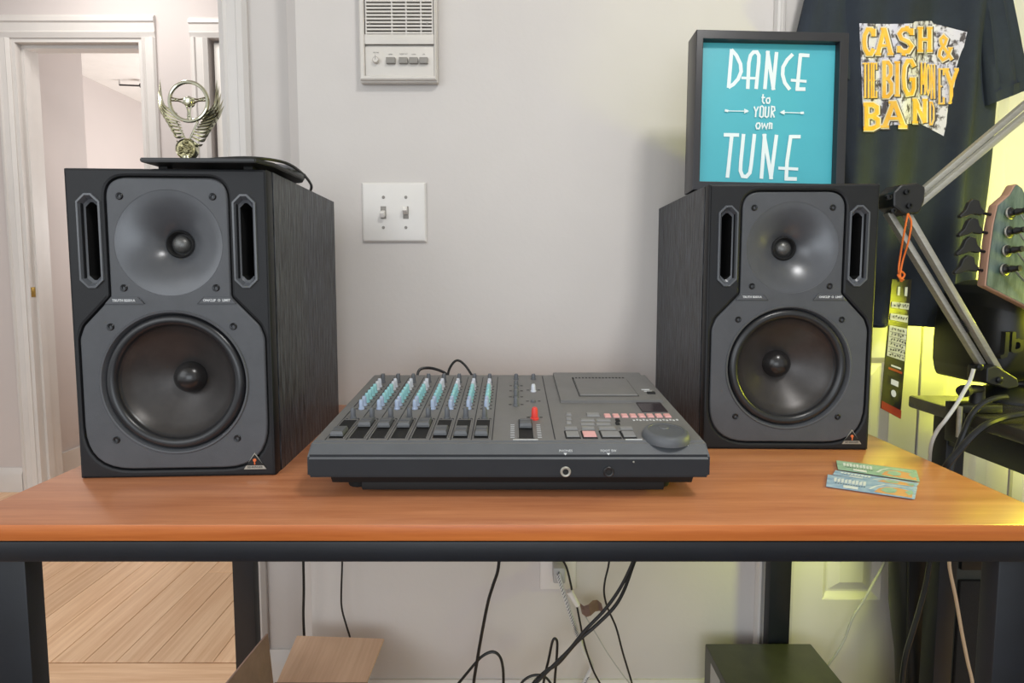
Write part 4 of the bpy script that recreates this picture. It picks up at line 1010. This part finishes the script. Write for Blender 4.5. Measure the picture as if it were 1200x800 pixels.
cable('narrow black cable loop standing upright below the outlet', [P(632, 850, yb), P(637, 800, yb), P(643, 772, yb), P(647, 753, yb), P(650, 748, yb), P(653, 753, yb), P(652, 775, yb), P(650, 800, yb), P(648, 850, yb)], .0026, M_cable)
cable('upper one of the two thick black cables slanting down leftwards', [up(752, .97), P(740, 662, .97), P(726, 690, .97), P(708, 715, .97), P(685, 739, .97), P(668, 760, .97), P(650, 778, .97), P(636, 792, .97), P(622, 808, .97), P(605, 835, .97)], .0032, M_cable)
cable('lower one of the two thick black cables slanting down leftwards', [up(754, .99), P(742, 662, .99), P(731, 692, .99), P(719, 712, .99), P(698, 733, .99), P(676, 752, .99), P(655, 776, .99), P(640, 786, .99), P(624, 802, .99), P(612, 830, .99)], .0034, M_cable)
cable('black cable arcing low beside the slanting pair', [P(606, 812, .98), P(612, 799, .98), P(622, 792, .98), P(634, 791, .98), P(643, 797, .98), P(650, 812, .98), P(655, 840, .98)], .0024, M_cable)
cable('thin black cable curving down right of the outlet', [up(716, 1.02), P(713.5, 660, 1.02), P(709, 680, 1.02), P(708, 695, 1.02), P(712, 712, 1.02), P(722, 735, 1.02), P(730, 765, 1.02), P(741, 802, 1.02), P(750, 840, 1.02)], .0020, M_cable)
cable('pale grey cable curving in front of the panelled closet door', [up(1046, 1.03), P(1036, 660, 1.03), P(1024, 682, 1.03), P(1012, 703, 1.03), P(999, 724, 1.03), P(990, 748, 1.03), P(980, 766, 1.03), P(968, 783, 1.03), P(950, 815, 1.03)], .0022, M_gcable)
cable('black cable bowing down beside the black gig bag', [P(1092, 640, .9), P(1086, 680, .9), P(1077, 715, .9), P(1068, 745, .9), P(1062, 765, .9), P(1058, 790, .9), P(1055, 830, .9)], .0042, M_cable)
cable('tan cable hanging in front of the black amplifier', [P(1112, 640, .79), P(1113, 666, .79), P(1120, 700, .79), P(1127, 740, .79), P(1134, 775, .79), P(1140, 802, .79), P(1146, 850, .79)], .0024, M_brn)

# cardboard box
bxx0, bxx1, by0, by1, bz = P(322, 798, .91).x, P(431, 800, .91).x, .73, .91, .262
cb = thing('cardboard_box', 'open brown cardboard box with raised flaps on the floor under the table', 'box', ((bxx0 + bxx1) / 2, .82, 0))
b = B(); th = .004; zq = P(380, 799, by1).z
box(b, (bxx0, by0, .001), (bxx1, by0 + th, zq)); box(b, (bxx0, by1 - th, .001), (bxx1, by1, zq)); box(b, (bxx0, by0 + th, .001), (bxx0 + th, by1 - th, zq)); box(b, (bxx1 - th, by0 + th, .001), (bxx1, by1 - th, zq)); box(b, (bxx0 + th, by0 + th, .001), (bxx1 - th, by1 - th, .005))
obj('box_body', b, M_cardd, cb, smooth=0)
def quadslab(pts, th, m_, name, parent):
    pts = [Vector(p) for p in pts]; n = (pts[1] - pts[0]).cross(pts[2] - pts[0]).normalized() * th
    bm = B(); A = [bm.verts.new(p) for p in pts]; Q = [bm.verts.new(p - n) for p in pts]; bm.faces.new(A); bm.faces.new(Q[::-1]); k_ = len(pts)
    for k in range(k_): bm.faces.new((A[k], A[(k + 1) % k_], Q[(k + 1) % k_], Q[k]))
    return obj(name, bm, m_, parent, smooth=0)
quadslab([(bxx0 + .004, by1, zq), (bxx1 - .002, by1, zq), P(450, 748, 1.02), P(348, 744.5, 1.02)], .004, M_card, 'flap', cb)
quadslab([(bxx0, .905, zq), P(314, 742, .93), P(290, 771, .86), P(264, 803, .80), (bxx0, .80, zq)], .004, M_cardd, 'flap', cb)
quadslab([(bxx1, .75, zq), (bxx1, .90, zq), (bxx1 + .09, .89, zq - .05), (bxx1 + .09, .76, zq - .05)], .004, M_card, 'flap', cb)

# black box at lower right
k0, k1 = P(826, 753.5, 1.035), P(950, 755, 1.035)
sb = thing('black_cabinet_box', 'black rectangular cabinet on the floor under the table right side', 'subwoofer', ((k0.x + k1.x) / 2, .89, 0))
obj('cabinet', bx((k0.x, .74, .008), (k1.x, 1.035, k0.z), .003), M_box, sb)
obj('side_label', bx((k0.x - .0008, .955, k0.z - .06), (k0.x + .0002, 1.0, k0.z - .016)), M_gcable, sb, smooth=0)
for x in (k0.x + .02, k1.x - .02):
    for y in (.76, 1.01): obj('foot', cyl(B(), (x, y, .0005), (x, y, .009), .01), M_blk, sb)
obj('front_grille', bx((k0.x + .01, .734, .02), (k1.x - .01, .741, k0.z - .012), .002), M_amp, sb)

# ================================================================== RIGHT SIDE: desk, arm, tag, bass, amp, bag
DZ = H - .2167; DX = .722
dk = thing('side_desk', 'small black desk at right lit yellow green beside the cherry table', 'desk', (.9, .70, 0))
obj('desktop', bx((DX, .42, DZ - .022), (1.0, .952, DZ), .004), M_deskt, dk)
for x in (DX + .028, .9935 - .03):
    for y in (.46, .895): obj('leg', bx((x, y, .001), (x + .032, y + .032, DZ - .0225), .002), M_steel, dk)
obj('apron', bx((DX + .030, .4925, DZ - .075), (DX + .052, .8945, DZ - .023), .001), M_steel, dk)
obj('apron', bx((DX + .061, .905, DZ - .075), (.962, .92, DZ - .023), .001), M_steel, dk)
# boom arm
YA = .835
ba = thing('microphone_arm', 'silver scissor microphone arm clamped to the edge of the black desk', 'microphone arm', P(1142, 480, YA))
def bar(a, c, wdt=.0085, dp=.012, name='arm_bar'):
    a, c = Vector(a), Vector(c); d_ = c - a; L__ = d_.length
    M_ = AX(a, d_, (0, -1, 0)); return obj(name, box(B(), (-wdt / 2, -dp / 2, 0), (wdt / 2, dp / 2, L__), M_, .001), M_sil, ba)
bar(P(1040, 249, YA), P(1156, 438, YA)); bar(P(1058, 244, YA - .012), P(1173, 441, YA - .012))
bar(P(1066, 236, YA), P(1206, 118, YA)); bar(P(1068, 246, YA - .012), P(1210, 128, YA - .012))
e1 = obj('elbow', plate([rpoly([tuple(P(x, y, YA).xz) for x, y in ((1034, 228), (1043, 219), (1062, 217), (1071, 222), (1070, 238), (1064, 252), (1048, 254), (1034, 244))], .006, 3)], YA - .024, YA + .012, .003), M_blkp, ba, False, 40)
for x, y in ((1062, 225), (1046, 247), (1065, 241), (1041, 231)): obj('bolt', lathe(B(), [(.0042, -.002), (.0042, .003), (.002, .0035), (.002, .002), (0, .002)], 14, AX(P(x, y, YA - .0245), (0, -1, 0))), M_screw, e1)
obj('base_bracket', plate([rpoly([tuple(P(x, y, YA).xz) for x, y in ((1141, 428), (1152, 425), (1176, 440), (1178, 449), (1166, 452), (1140, 445))], .004, 3)], YA - .024, YA + .012, .002), M_blkp, ba, False, 40)
for x, y in ((1148, 430), (1171, 445)): obj('bolt', lathe(B(), [(.005, -.002), (.005, .002), (.003, .003), (0, .003)], 14, AX(P(x, y, YA - .0245), (0, -1, 0))), M_screw, ba)
pz = P(1146, 452, YA)
b = B(); cyl(b, (pz.x, YA, DZ + .0035), (pz.x, YA, pz.z), .011, .009, 16); obj('clamp_post', b, M_blkp, ba)
obj('clamp_body', bx((DX - .016, YA - .016, DZ + .0008), (DX + .050, YA + .016, DZ + .014), .002), M_blkp, ba)
obj('clamp_jaw', bx((DX - .016, YA - .014, DZ - .050), (DX - .006, YA + .014, DZ + .001), .002), M_blkp, ba)
b = B(); kq = P(1130, 458, YA - .02); cyl(b, (pz.x - .002, YA - .008, kq.z), kq, .005, seg=10); lathe(b, [(0, -.006), (.009, -.006), (.010, 0), (.009, .006), (0, .006)], 12, AX(kq, (-1, -.5, 0))); obj('clamp_knob', b, M_blk, ba)
obj('clamp_screw', cyl(B(), P(1125, 476, YA - .02), P(1123, 512, YA - .02), .0035, seg=10), M_sil, ba)
b = B()
for k in range(9): a_ = k / 8; 
sp = [P(1125.5, 375, YA - .006) + (P(1134, 389, YA - .006) - P(1125.5, 375, YA - .006)) * (k / 40) + Vector((.0022 * math.cos(k * 1.2), .0022 * math.sin(k * 1.2), 0)) for k in range(41)]
obj('spring', tube(B(), sp, .0009, 6, 0), M_blk, ba)
# cables about the arm
cable('pale cable hanging from the foot of the silver microphone arm', [P(1141, 432, YA - .03), P(1137, 445, YA - .03), P(1130, 458, YA - .035), P(1120, 475, YA - .04), P(1108, 492, YA - .04), P(1098, 505, YA - .03), P(1091, 522, YA - .02), P(1089, 545, YA), P(1087, 570, YA + .03)], .0026, M_wcable)
cable('thick black cable sweeping off the desk nearest the right frame edge', [P(1215, 484, .76), P(1195, 486, .76), P(1175, 490, .76), P(1155, 498, .75), P(1138, 512, .75), P(1122, 530, .755), P(1108, 548, .76), P(1100, 575, .77), P(1096, 640, .78)], .0046, M_cable)
cable('black cable dropping from the monitor foot to behind the cherry table', [P(1180, 465, .79), P(1165, 467, .79), P(1150, 474, .79), P(1138, 487, .79), P(1130, 505, .79), P(1122, 525, .79), P(1115, 545, .79), P(1108, 575, .79), P(1100, 640, .80)], .0040, M_cable)
cable('thin tan cable crossing the black desk behind the thick one', [P(1212, 496, .80), P(1190, 491, .82), P(1172, 487, .83), P(1150, 482, .84), P(1140, 478, .86)], .002, M_brn)
# hanging tag on orange string
tgA = [P(1045.5, 327, .815), P(1068.5, 327.5, .835), P(1055, 490.5, .835), P(1032, 478, .815)]
ht = thing('hang_tag', 'tall black hang tag with white fields on an orange string', 'tag', (tgA[2] + tgA[3]) / 2)
tc = quadslab(tgA[::-1], .0006, M_tag, 'card', ht)
nT = (tgA[1] - tgA[0]).cross(tgA[3] - tgA[0]).normalized()
if nT.y > 0: nT = -nT
def tq(u, v, l=1): return tgA[0].lerp(tgA[1], u).lerp(tgA[3].lerp(tgA[2], u), v) + nT * (.0008 * l)
def tquad(bm, u0, u1, v0, v1, l=1): bm.faces.new([bm.verts.new(tq(u, v, l)) for u, v in ((u0, v0), (u1, v0), (u1, v1), (u0, v1))])
b = B(); tquad(b, .06, .42, .17, .215); tquad(b, .46, .94, .17, .215); tquad(b, .05, .94, .258, .308); tquad(b, .05, .94, .35, .585)
tquad(b, .30, .42, .055, .12); tquad(b, .66, .80, .055, .12)
obj('white_field', b, M_tagw, tc, smooth=0)
b = B()
for v in (.396, .434, .472, .510, .548): tquad(b, .06, .92, v, v + .003, 2)
random.seed(5)
for v0 in (.18, .270, .362, .402, .440, .478, .516, .554):
    u = .12
    while u < .82:
        ribbon(b, [(u + k * .02, v0 + random.uniform(0, .022)) for k in range(5)], .012, lambda x, y, l: tq(x, y, 3)); u += random.choice((.11, .13, .16))
obj('handwriting', b, M_pen, tc, smooth=0)
b = B(); tquad(b, .0, 1, .94, 1.0); obj('orange_print', b, M_tagor, tc, smooth=0)
b = B(); tquad(b, .18, .88, .665, .682); obj('orange_print', b, M_tagor, tc, smooth=0)
b = B(); tquad(b, .36, .74, .745, .785); tquad(b, .30, .80, .64, .652)
cc_ = [tq(.54 + .13 * math.cos(a), .845 + .026 * math.sin(a)) for a in [2 * math.pi * k / 20 for k in range(20)]]; b.faces.new([b.verts.new(p) for p in cc_]); obj('white_print', b, M_ink, tc, smooth=0)
obj('string', tube(B(), [P(1064, 250, YA - .028), P(1068, 262, YA - .028), P(1064, 285, YA - .022), P(1058, 305, .822), P(1055, 322, .820), P(1057, 330, .820)], .0013, 6), M_or, ht)
obj('string', tube(B(), [P(1064, 250, YA - .028), P(1060, 270, YA - .026), P(1055, 300, .822), P(1053, 318, .820), P(1056, 330, .820)], .0013, 6), M_or, ht)
b = B(); tube(b, [P(1053, 324, .818), P(1056, 318, .816), P(1060, 322, .818), P(1056, 327, .817), P(1052, 322, .818), P(1059, 328, .818)], .0013, 6); obj('knot', b, M_or, ht)

# monitor on the desk, seen from behind
MY = .905; mcx = P(1182, 400, MY).x
jb = thing('desktop_speaker', 'rounded black speaker shell on the black desk behind the bass headstock', 'speaker', (mcx + .02, MY, DZ))
b = B(); prof = []
outline = [(1137, 448), (1134, 430), (1135, 405), (1138, 380), (1143, 358), (1150, 343), (1160, 334), (1175, 329), (1195, 327), (1215, 329), (1228, 340), (1236, 370), (1238, 410), (1236, 448)]
o2 = rpoly([tuple(P(x, y, MY).xz) for x, y in outline], .012, 3)
cxz = Vector((sum(p[0] for p in o2) / len(o2), sum(p[1] for p in o2) / len(o2)))
rings = []
for sc_, y in ((.0, MY - .055), (.35, MY - .054), (.7, MY - .047), (.9, MY - .032), (.98, MY - .012), (1, MY + .01), (1, MY + .075), (.96, MY + .08), (0, MY + .08)):
    if sc_ == 0: rings.append([b.verts.new((cxz.x, y, cxz.y))])
    else: rings.append([b.verts.new((cxz.x + (p[0] - cxz.x) * sc_, y, cxz.y + (p[1] - cxz.y) * sc_)) for p in o2])
n = len(o2)
for A, Q in zip(rings, rings[1:]):
    for k in range(n):
        k2 = (k + 1) % n
        if len(A) == 1: b.faces.new((A[0], Q[k], Q[k2]))
        elif len(Q) == 1: b.faces.new((A[k], A[k2], Q[0]))
        else: b.faces.new((A[k], A[k2], Q[k2], Q[k]))
obj('shell', b, M_blk2, jb, smooth=60)
obj('lettering', text('Jb', .046, AX(P(1186, 402, MY - .0545), (0, -1, 0), (0, 0, 1)), .004, .001), M_blk, jb, smooth=0)
b = lathe(B(), [(0, 0), (.055, 0), (.055, .004), (.045, .014), (.022, .030), (.018, .055), (0, .055)], 28, Matrix.Translation((mcx + .02, MY + .01, DZ + .0006)))
obj('foot', b, M_blkp, jb)

# bass guitar
YB = .80
bs = thing('bass_guitar', 'bass guitar with green grey headstock and four black tuners at right', 'bass guitar', (1.25, YB + .05, .02))
hp = [tuple(P(x, y, YB).xz) for x, y in ((1168, 240), (1163, 262), (1158, 298), (1154, 335), (1178, 347), (1215, 366), (1252, 396), (1262, 388), (1252, 340), (1228, 285), (1205, 236), (1198, 220), (1190, 214), (1182, 228))]
obj('headstock', plate([rpoly(hp, .004, 3)], YB, YB + .014, .001), M_maple, bs, False, 40)
obj('headstock_face', plate([offs(rpoly(hp, .004, 3), -.0018)], YB - .0012, YB + .0), M_hstock, bs, False, 0)
nut = P(1257, 392, YB); nd = Vector((.9, 0, -.44)).normalized()
b = B(); nl = .78
M_ = AX(nut, nd, (0, -1, 0)); box(b, (-.021, -.012, -.005), (.021, .010, nl), M_, .004); nk = obj('neck', b, M_maple, bs)
obj('fretboard', box(B(), (-.021, .0102, 0), (.021, .015, nl + .03), M_, .001), M_blk, nk)
bc_ = nut + nd * (nl + .13)
side = Vector((nd.z, 0, -nd.x)) * -1
bo = [(-.16, -.12), (-.12, -.175), (-.05, -.15), (.02, -.115), (.09, -.15), (.19, -.165), (.25, -.11), (.27, 0), (.25, .11), (.19, .165), (.09, .15), (.02, .12), (-.05, .165), (-.10, .15), (-.08, .08), (-.06, .03), (-.06, -.03), (-.08, -.08)]
sc_b = .62
mz = min((bc_ + nd * (a * sc_b) + side * (c * sc_b)).z for a, c in bo); 
bp2 = [(bc_ + nd * (a * sc_b) + side * (c * sc_b)) for a, c in bo]
obj('body', plate([rpoly([(p.x, p.z) for p in bp2], .03, 4)], YB - .005, YB + .035, .006), M_body, bs, False, 40)
for i, (px, py, ex, ey) in enumerate(((1160, 252, 1124, 255), (1158.5, 274, 1122, 276), (1156, 296, 1118, 298), (1153.5, 318, 1116, 322))):
    hx, hy = px + 22, py - 2
    tn = obj('tuner', cyl(B(), P(px + 4, py, YB + .007), P(px - 9, py - 2.5, YB + .007), .0022, seg=10), M_screw, bs)
    key_ = [(px - 8, py - 5), (px - 12, py - 9), (px - 14, py - 17), (px - 21, py - 19), (px - 26, py - 15), (px - 30, py - 6), (px - 37, py + 1), (px - 36, py + 4), (px - 28, py + 1.5), (px - 20, py - 1), (px - 10, py + .5)]
    obj('tuner_key', plate([rpoly([tuple(P(x, y, YB + .007).xz) for x, y in key_], .0018, 3)], YB + .0035, YB + .0105, .0015), M_blkp, tn, False, 40)
    nn_ = Vector((.25, -1, .12)).normalized(); q = P(hx + 1, hy + 0, YB - .0015)
    pst = obj('tuner_post', lathe(B(), [(.0085, 0), (.0085, .0025), (.0070, .0035), (.0060, .0035), (.0045, .006), (.0045, .0085), (.0055, .010), (.0035, .018), (.0045, .0185), (.0045, .021), (0, .0215)], 20, AX(q, nn_)), M_chrome if False else M_blkp, bs)
    obj('post_ring', lathe(B(), [(.0088, .0002), (.0092, .0014), (.0086, .0028)], 20, AX(q, nn_)), M_sil, pst)
    st0 = q + nn_ * .012; st1 = nut + side * (.012 - .008 * i) + Vector((0, -.0165, 0))
    obj('string', tube(B(), [st0, st1, st1 + nd * (nl + .2) + Vector((0, -.002, 0))], .0009 + .0002 * i, 6, 0), M_string, bs)
gs = thing('guitar_stand', 'black stand carrying the bass guitar at the far right', 'stand', (bc_.x, YB, 0))
obj('cradle', bx((bc_.x - .05, YB - .03, mz - .014), (bc_.x + .05, YB + .05, mz - .002), .003), M_steel, gs)
obj('post', cyl(B(), (bc_.x, YB + .02, .12), (bc_.x, YB + .02, mz - .0145), .012), M_steel, gs)
for a in (90, 210, 330): obj('leg', cyl(B(), (bc_.x + .012 * math.cos(R(a)), YB + .02 + .012 * math.sin(R(a)), .14), (bc_.x + .2 * math.cos(R(a)), YB + .02 + .2 * math.sin(R(a)), .009), .008), M_steel, gs)
# amplifier under the desk
am = thing('bass_amplifier', 'dark amplifier cabinet on the floor under the black desk', 'amplifier', (.90, .96, 0))
obj('cabinet', bx((.808, .935, .006), (.99, 1.06, .54), .006), M_box, am)
obj('grille', bx((.818, .928, .03), (.98, .936, .43), .003), M_amp, am)
obj('control_strip', bx((.818, .928, .45), (.98, .936, .52), .002), M_blkp, am)
for k in range(3): obj('knob', cyl(B(), (.85 + k * .05, .9275, .485), (.85 + k * .05, .913, .485), .011, .009), M_blkp, am)
for x in (.83, .97):
    for y in (.955, 1.03): obj('foot', cyl(B(), (x, y, .0005), (x, y, .0065), .014), M_blk, am)
# gig bag
b = B(); rs = []
pl_ = P(1061, 657, .95); 
for v, px0, px1 in ((0, 1092, 1130), (.1, 1086, 1132), (.25, 1080, 1132), (.45, 1076, 1130), (.62, 1071, 1127), (.78, 1066, 1122), (.9, 1063, 1116), (1, 1062, 1100)):
    z = .004 + v * .56; yy = .975
    xa = .745 + (.775 - .745) * (1 - v) - .035 * v; 
    xb = .80 - .015 * v; r_ = []
    for k in range(20):
        an = 2 * math.pi * k / 20; cxx = (xa + xb) / 2; rx = (xb - xa) / 2
        r_.append(b.verts.new((cxx + rx * math.copysign(abs(math.cos(an)) ** .7, math.cos(an)), yy + .026 * math.copysign(abs(math.sin(an)) ** .7, math.sin(an)) + .004 * math.sin(v * 20 + k), z)))
    rs.append(r_)
for A, Q in zip(rs, rs[1:]):
    for k in range(20): b.faces.new((A[k], A[(k + 1) % 20], Q[(k + 1) % 20], Q[k]))
b.faces.new(rs[0]); b.faces.new(rs[-1])
gb = thing('gig_bag', 'slim black nylon gig bag standing behind the desk leg under the desk', 'bag', (.765, .97, 0))
obj('bag_body', b, M_bag, gb, smooth=60)
obj('zip', tube(B(), [(.748, .948, .02), (.742, .946, .25), (.735, .946, .45), (.730, .947, .54)], .0015, 6), M_blk, gb)

# ================================================================== PRINTED STRIPS ON THE TABLE
def strip(label, c, dz, mats, txt, h=.0004):
    ps = [PP(x, y, (0, 0, T + dz), Vector((0, 0, 1))) for x, y in c]
    nm = thing('ticket_strip', label, 'ticket', (ps[0] + ps[2]) / 2, 0, 'printed ticket strips on the table right side')
    nm.location.z = T + dz; WM[nm.name] = Matrix.Translation(nm.location)
    def at(u, v, l=0): return ps[0].lerp(ps[1], u).lerp(ps[3].lerp(ps[2], u), v) + Vector((0, 0, .0002 * l + .0012 * math.sin(u * 4) * 0))
    b = B(); A = [b.verts.new(p) for p in ps]; Q = [b.verts.new(p + Vector((0, 0, h))) for p in ps]; b.faces.new(A[::-1]); b.faces.new(Q)
    for k in range(4): b.faces.new((A[k], A[(k + 1) % 4], Q[(k + 1) % 4], Q[k]))
    cd = obj('card', b, mats, nm, smooth=0)
    L1 = lambda u, v, l: at(u, v, 0) + Vector((0, 0, h + .0002 * (1 + l)))
    def poly(bm, pts, l=0): bm.faces.new([bm.verts.new(L1(u, v, l)) for u, v in pts])
    b = B(); poly(b, [(.55, .9), (.60, .55), (.68, .35), (.80, .30), (.96, .45), (.97, .95)]); obj('orange_print', b, M_ticko, cd, smooth=0)
    b = B(); poly(b, [(.62, .70), (.66, .45), (.74, .38), (.80, .50), (.78, .75), (.70, .85)], 1); poly(b, [(.88, .55), (.95, .35), (.98, .6), (.93, .8)], 1); obj('green_print', b, M_tickg, cd, smooth=0)
    b = B(); poly(b, [(.20, .72), (.37, .72), (.37, .93), (.20, .93)], 1)
    for k in range(9): u = .08 + k * .042; poly(b, [(u, .22 + .1 * (k % 2)), (u + .032, .18), (u + .034, .5), (u + .003, .56)], 1)
    ribbon(b, [(.50, .75), (.56, .45), (.65, .22), (.78, .18), (.95, .2)], .03, L1, 2); obj('white_print', b, M_tickw, cd, smooth=0)
    b = B()
    for k in range(12): u = .10 + k * .03; poly(b, [(u, .62), (u + .018, .62), (u + .018, .66), (u, .66)], 1)
    obj('fine_print', b, M_pen, cd, smooth=0)
strip('middle printed strip, half hidden between the other two, on the table', [(979, 551), (1077, 566), (1073, 572), (976, 556)], .0006, M_tick, '')
strip('front blue printed strip with orange artwork lying nearest the table edge', [(970, 556), (1075, 571), (1072, 585), (968, 570)], .0012, M_tick, '')
strip('rear greenish printed strip lying farthest from the table edge', [(980, 539.5), (1074, 551), (1078, 564.5), (982, 550)], .0018, M_tickg, '')
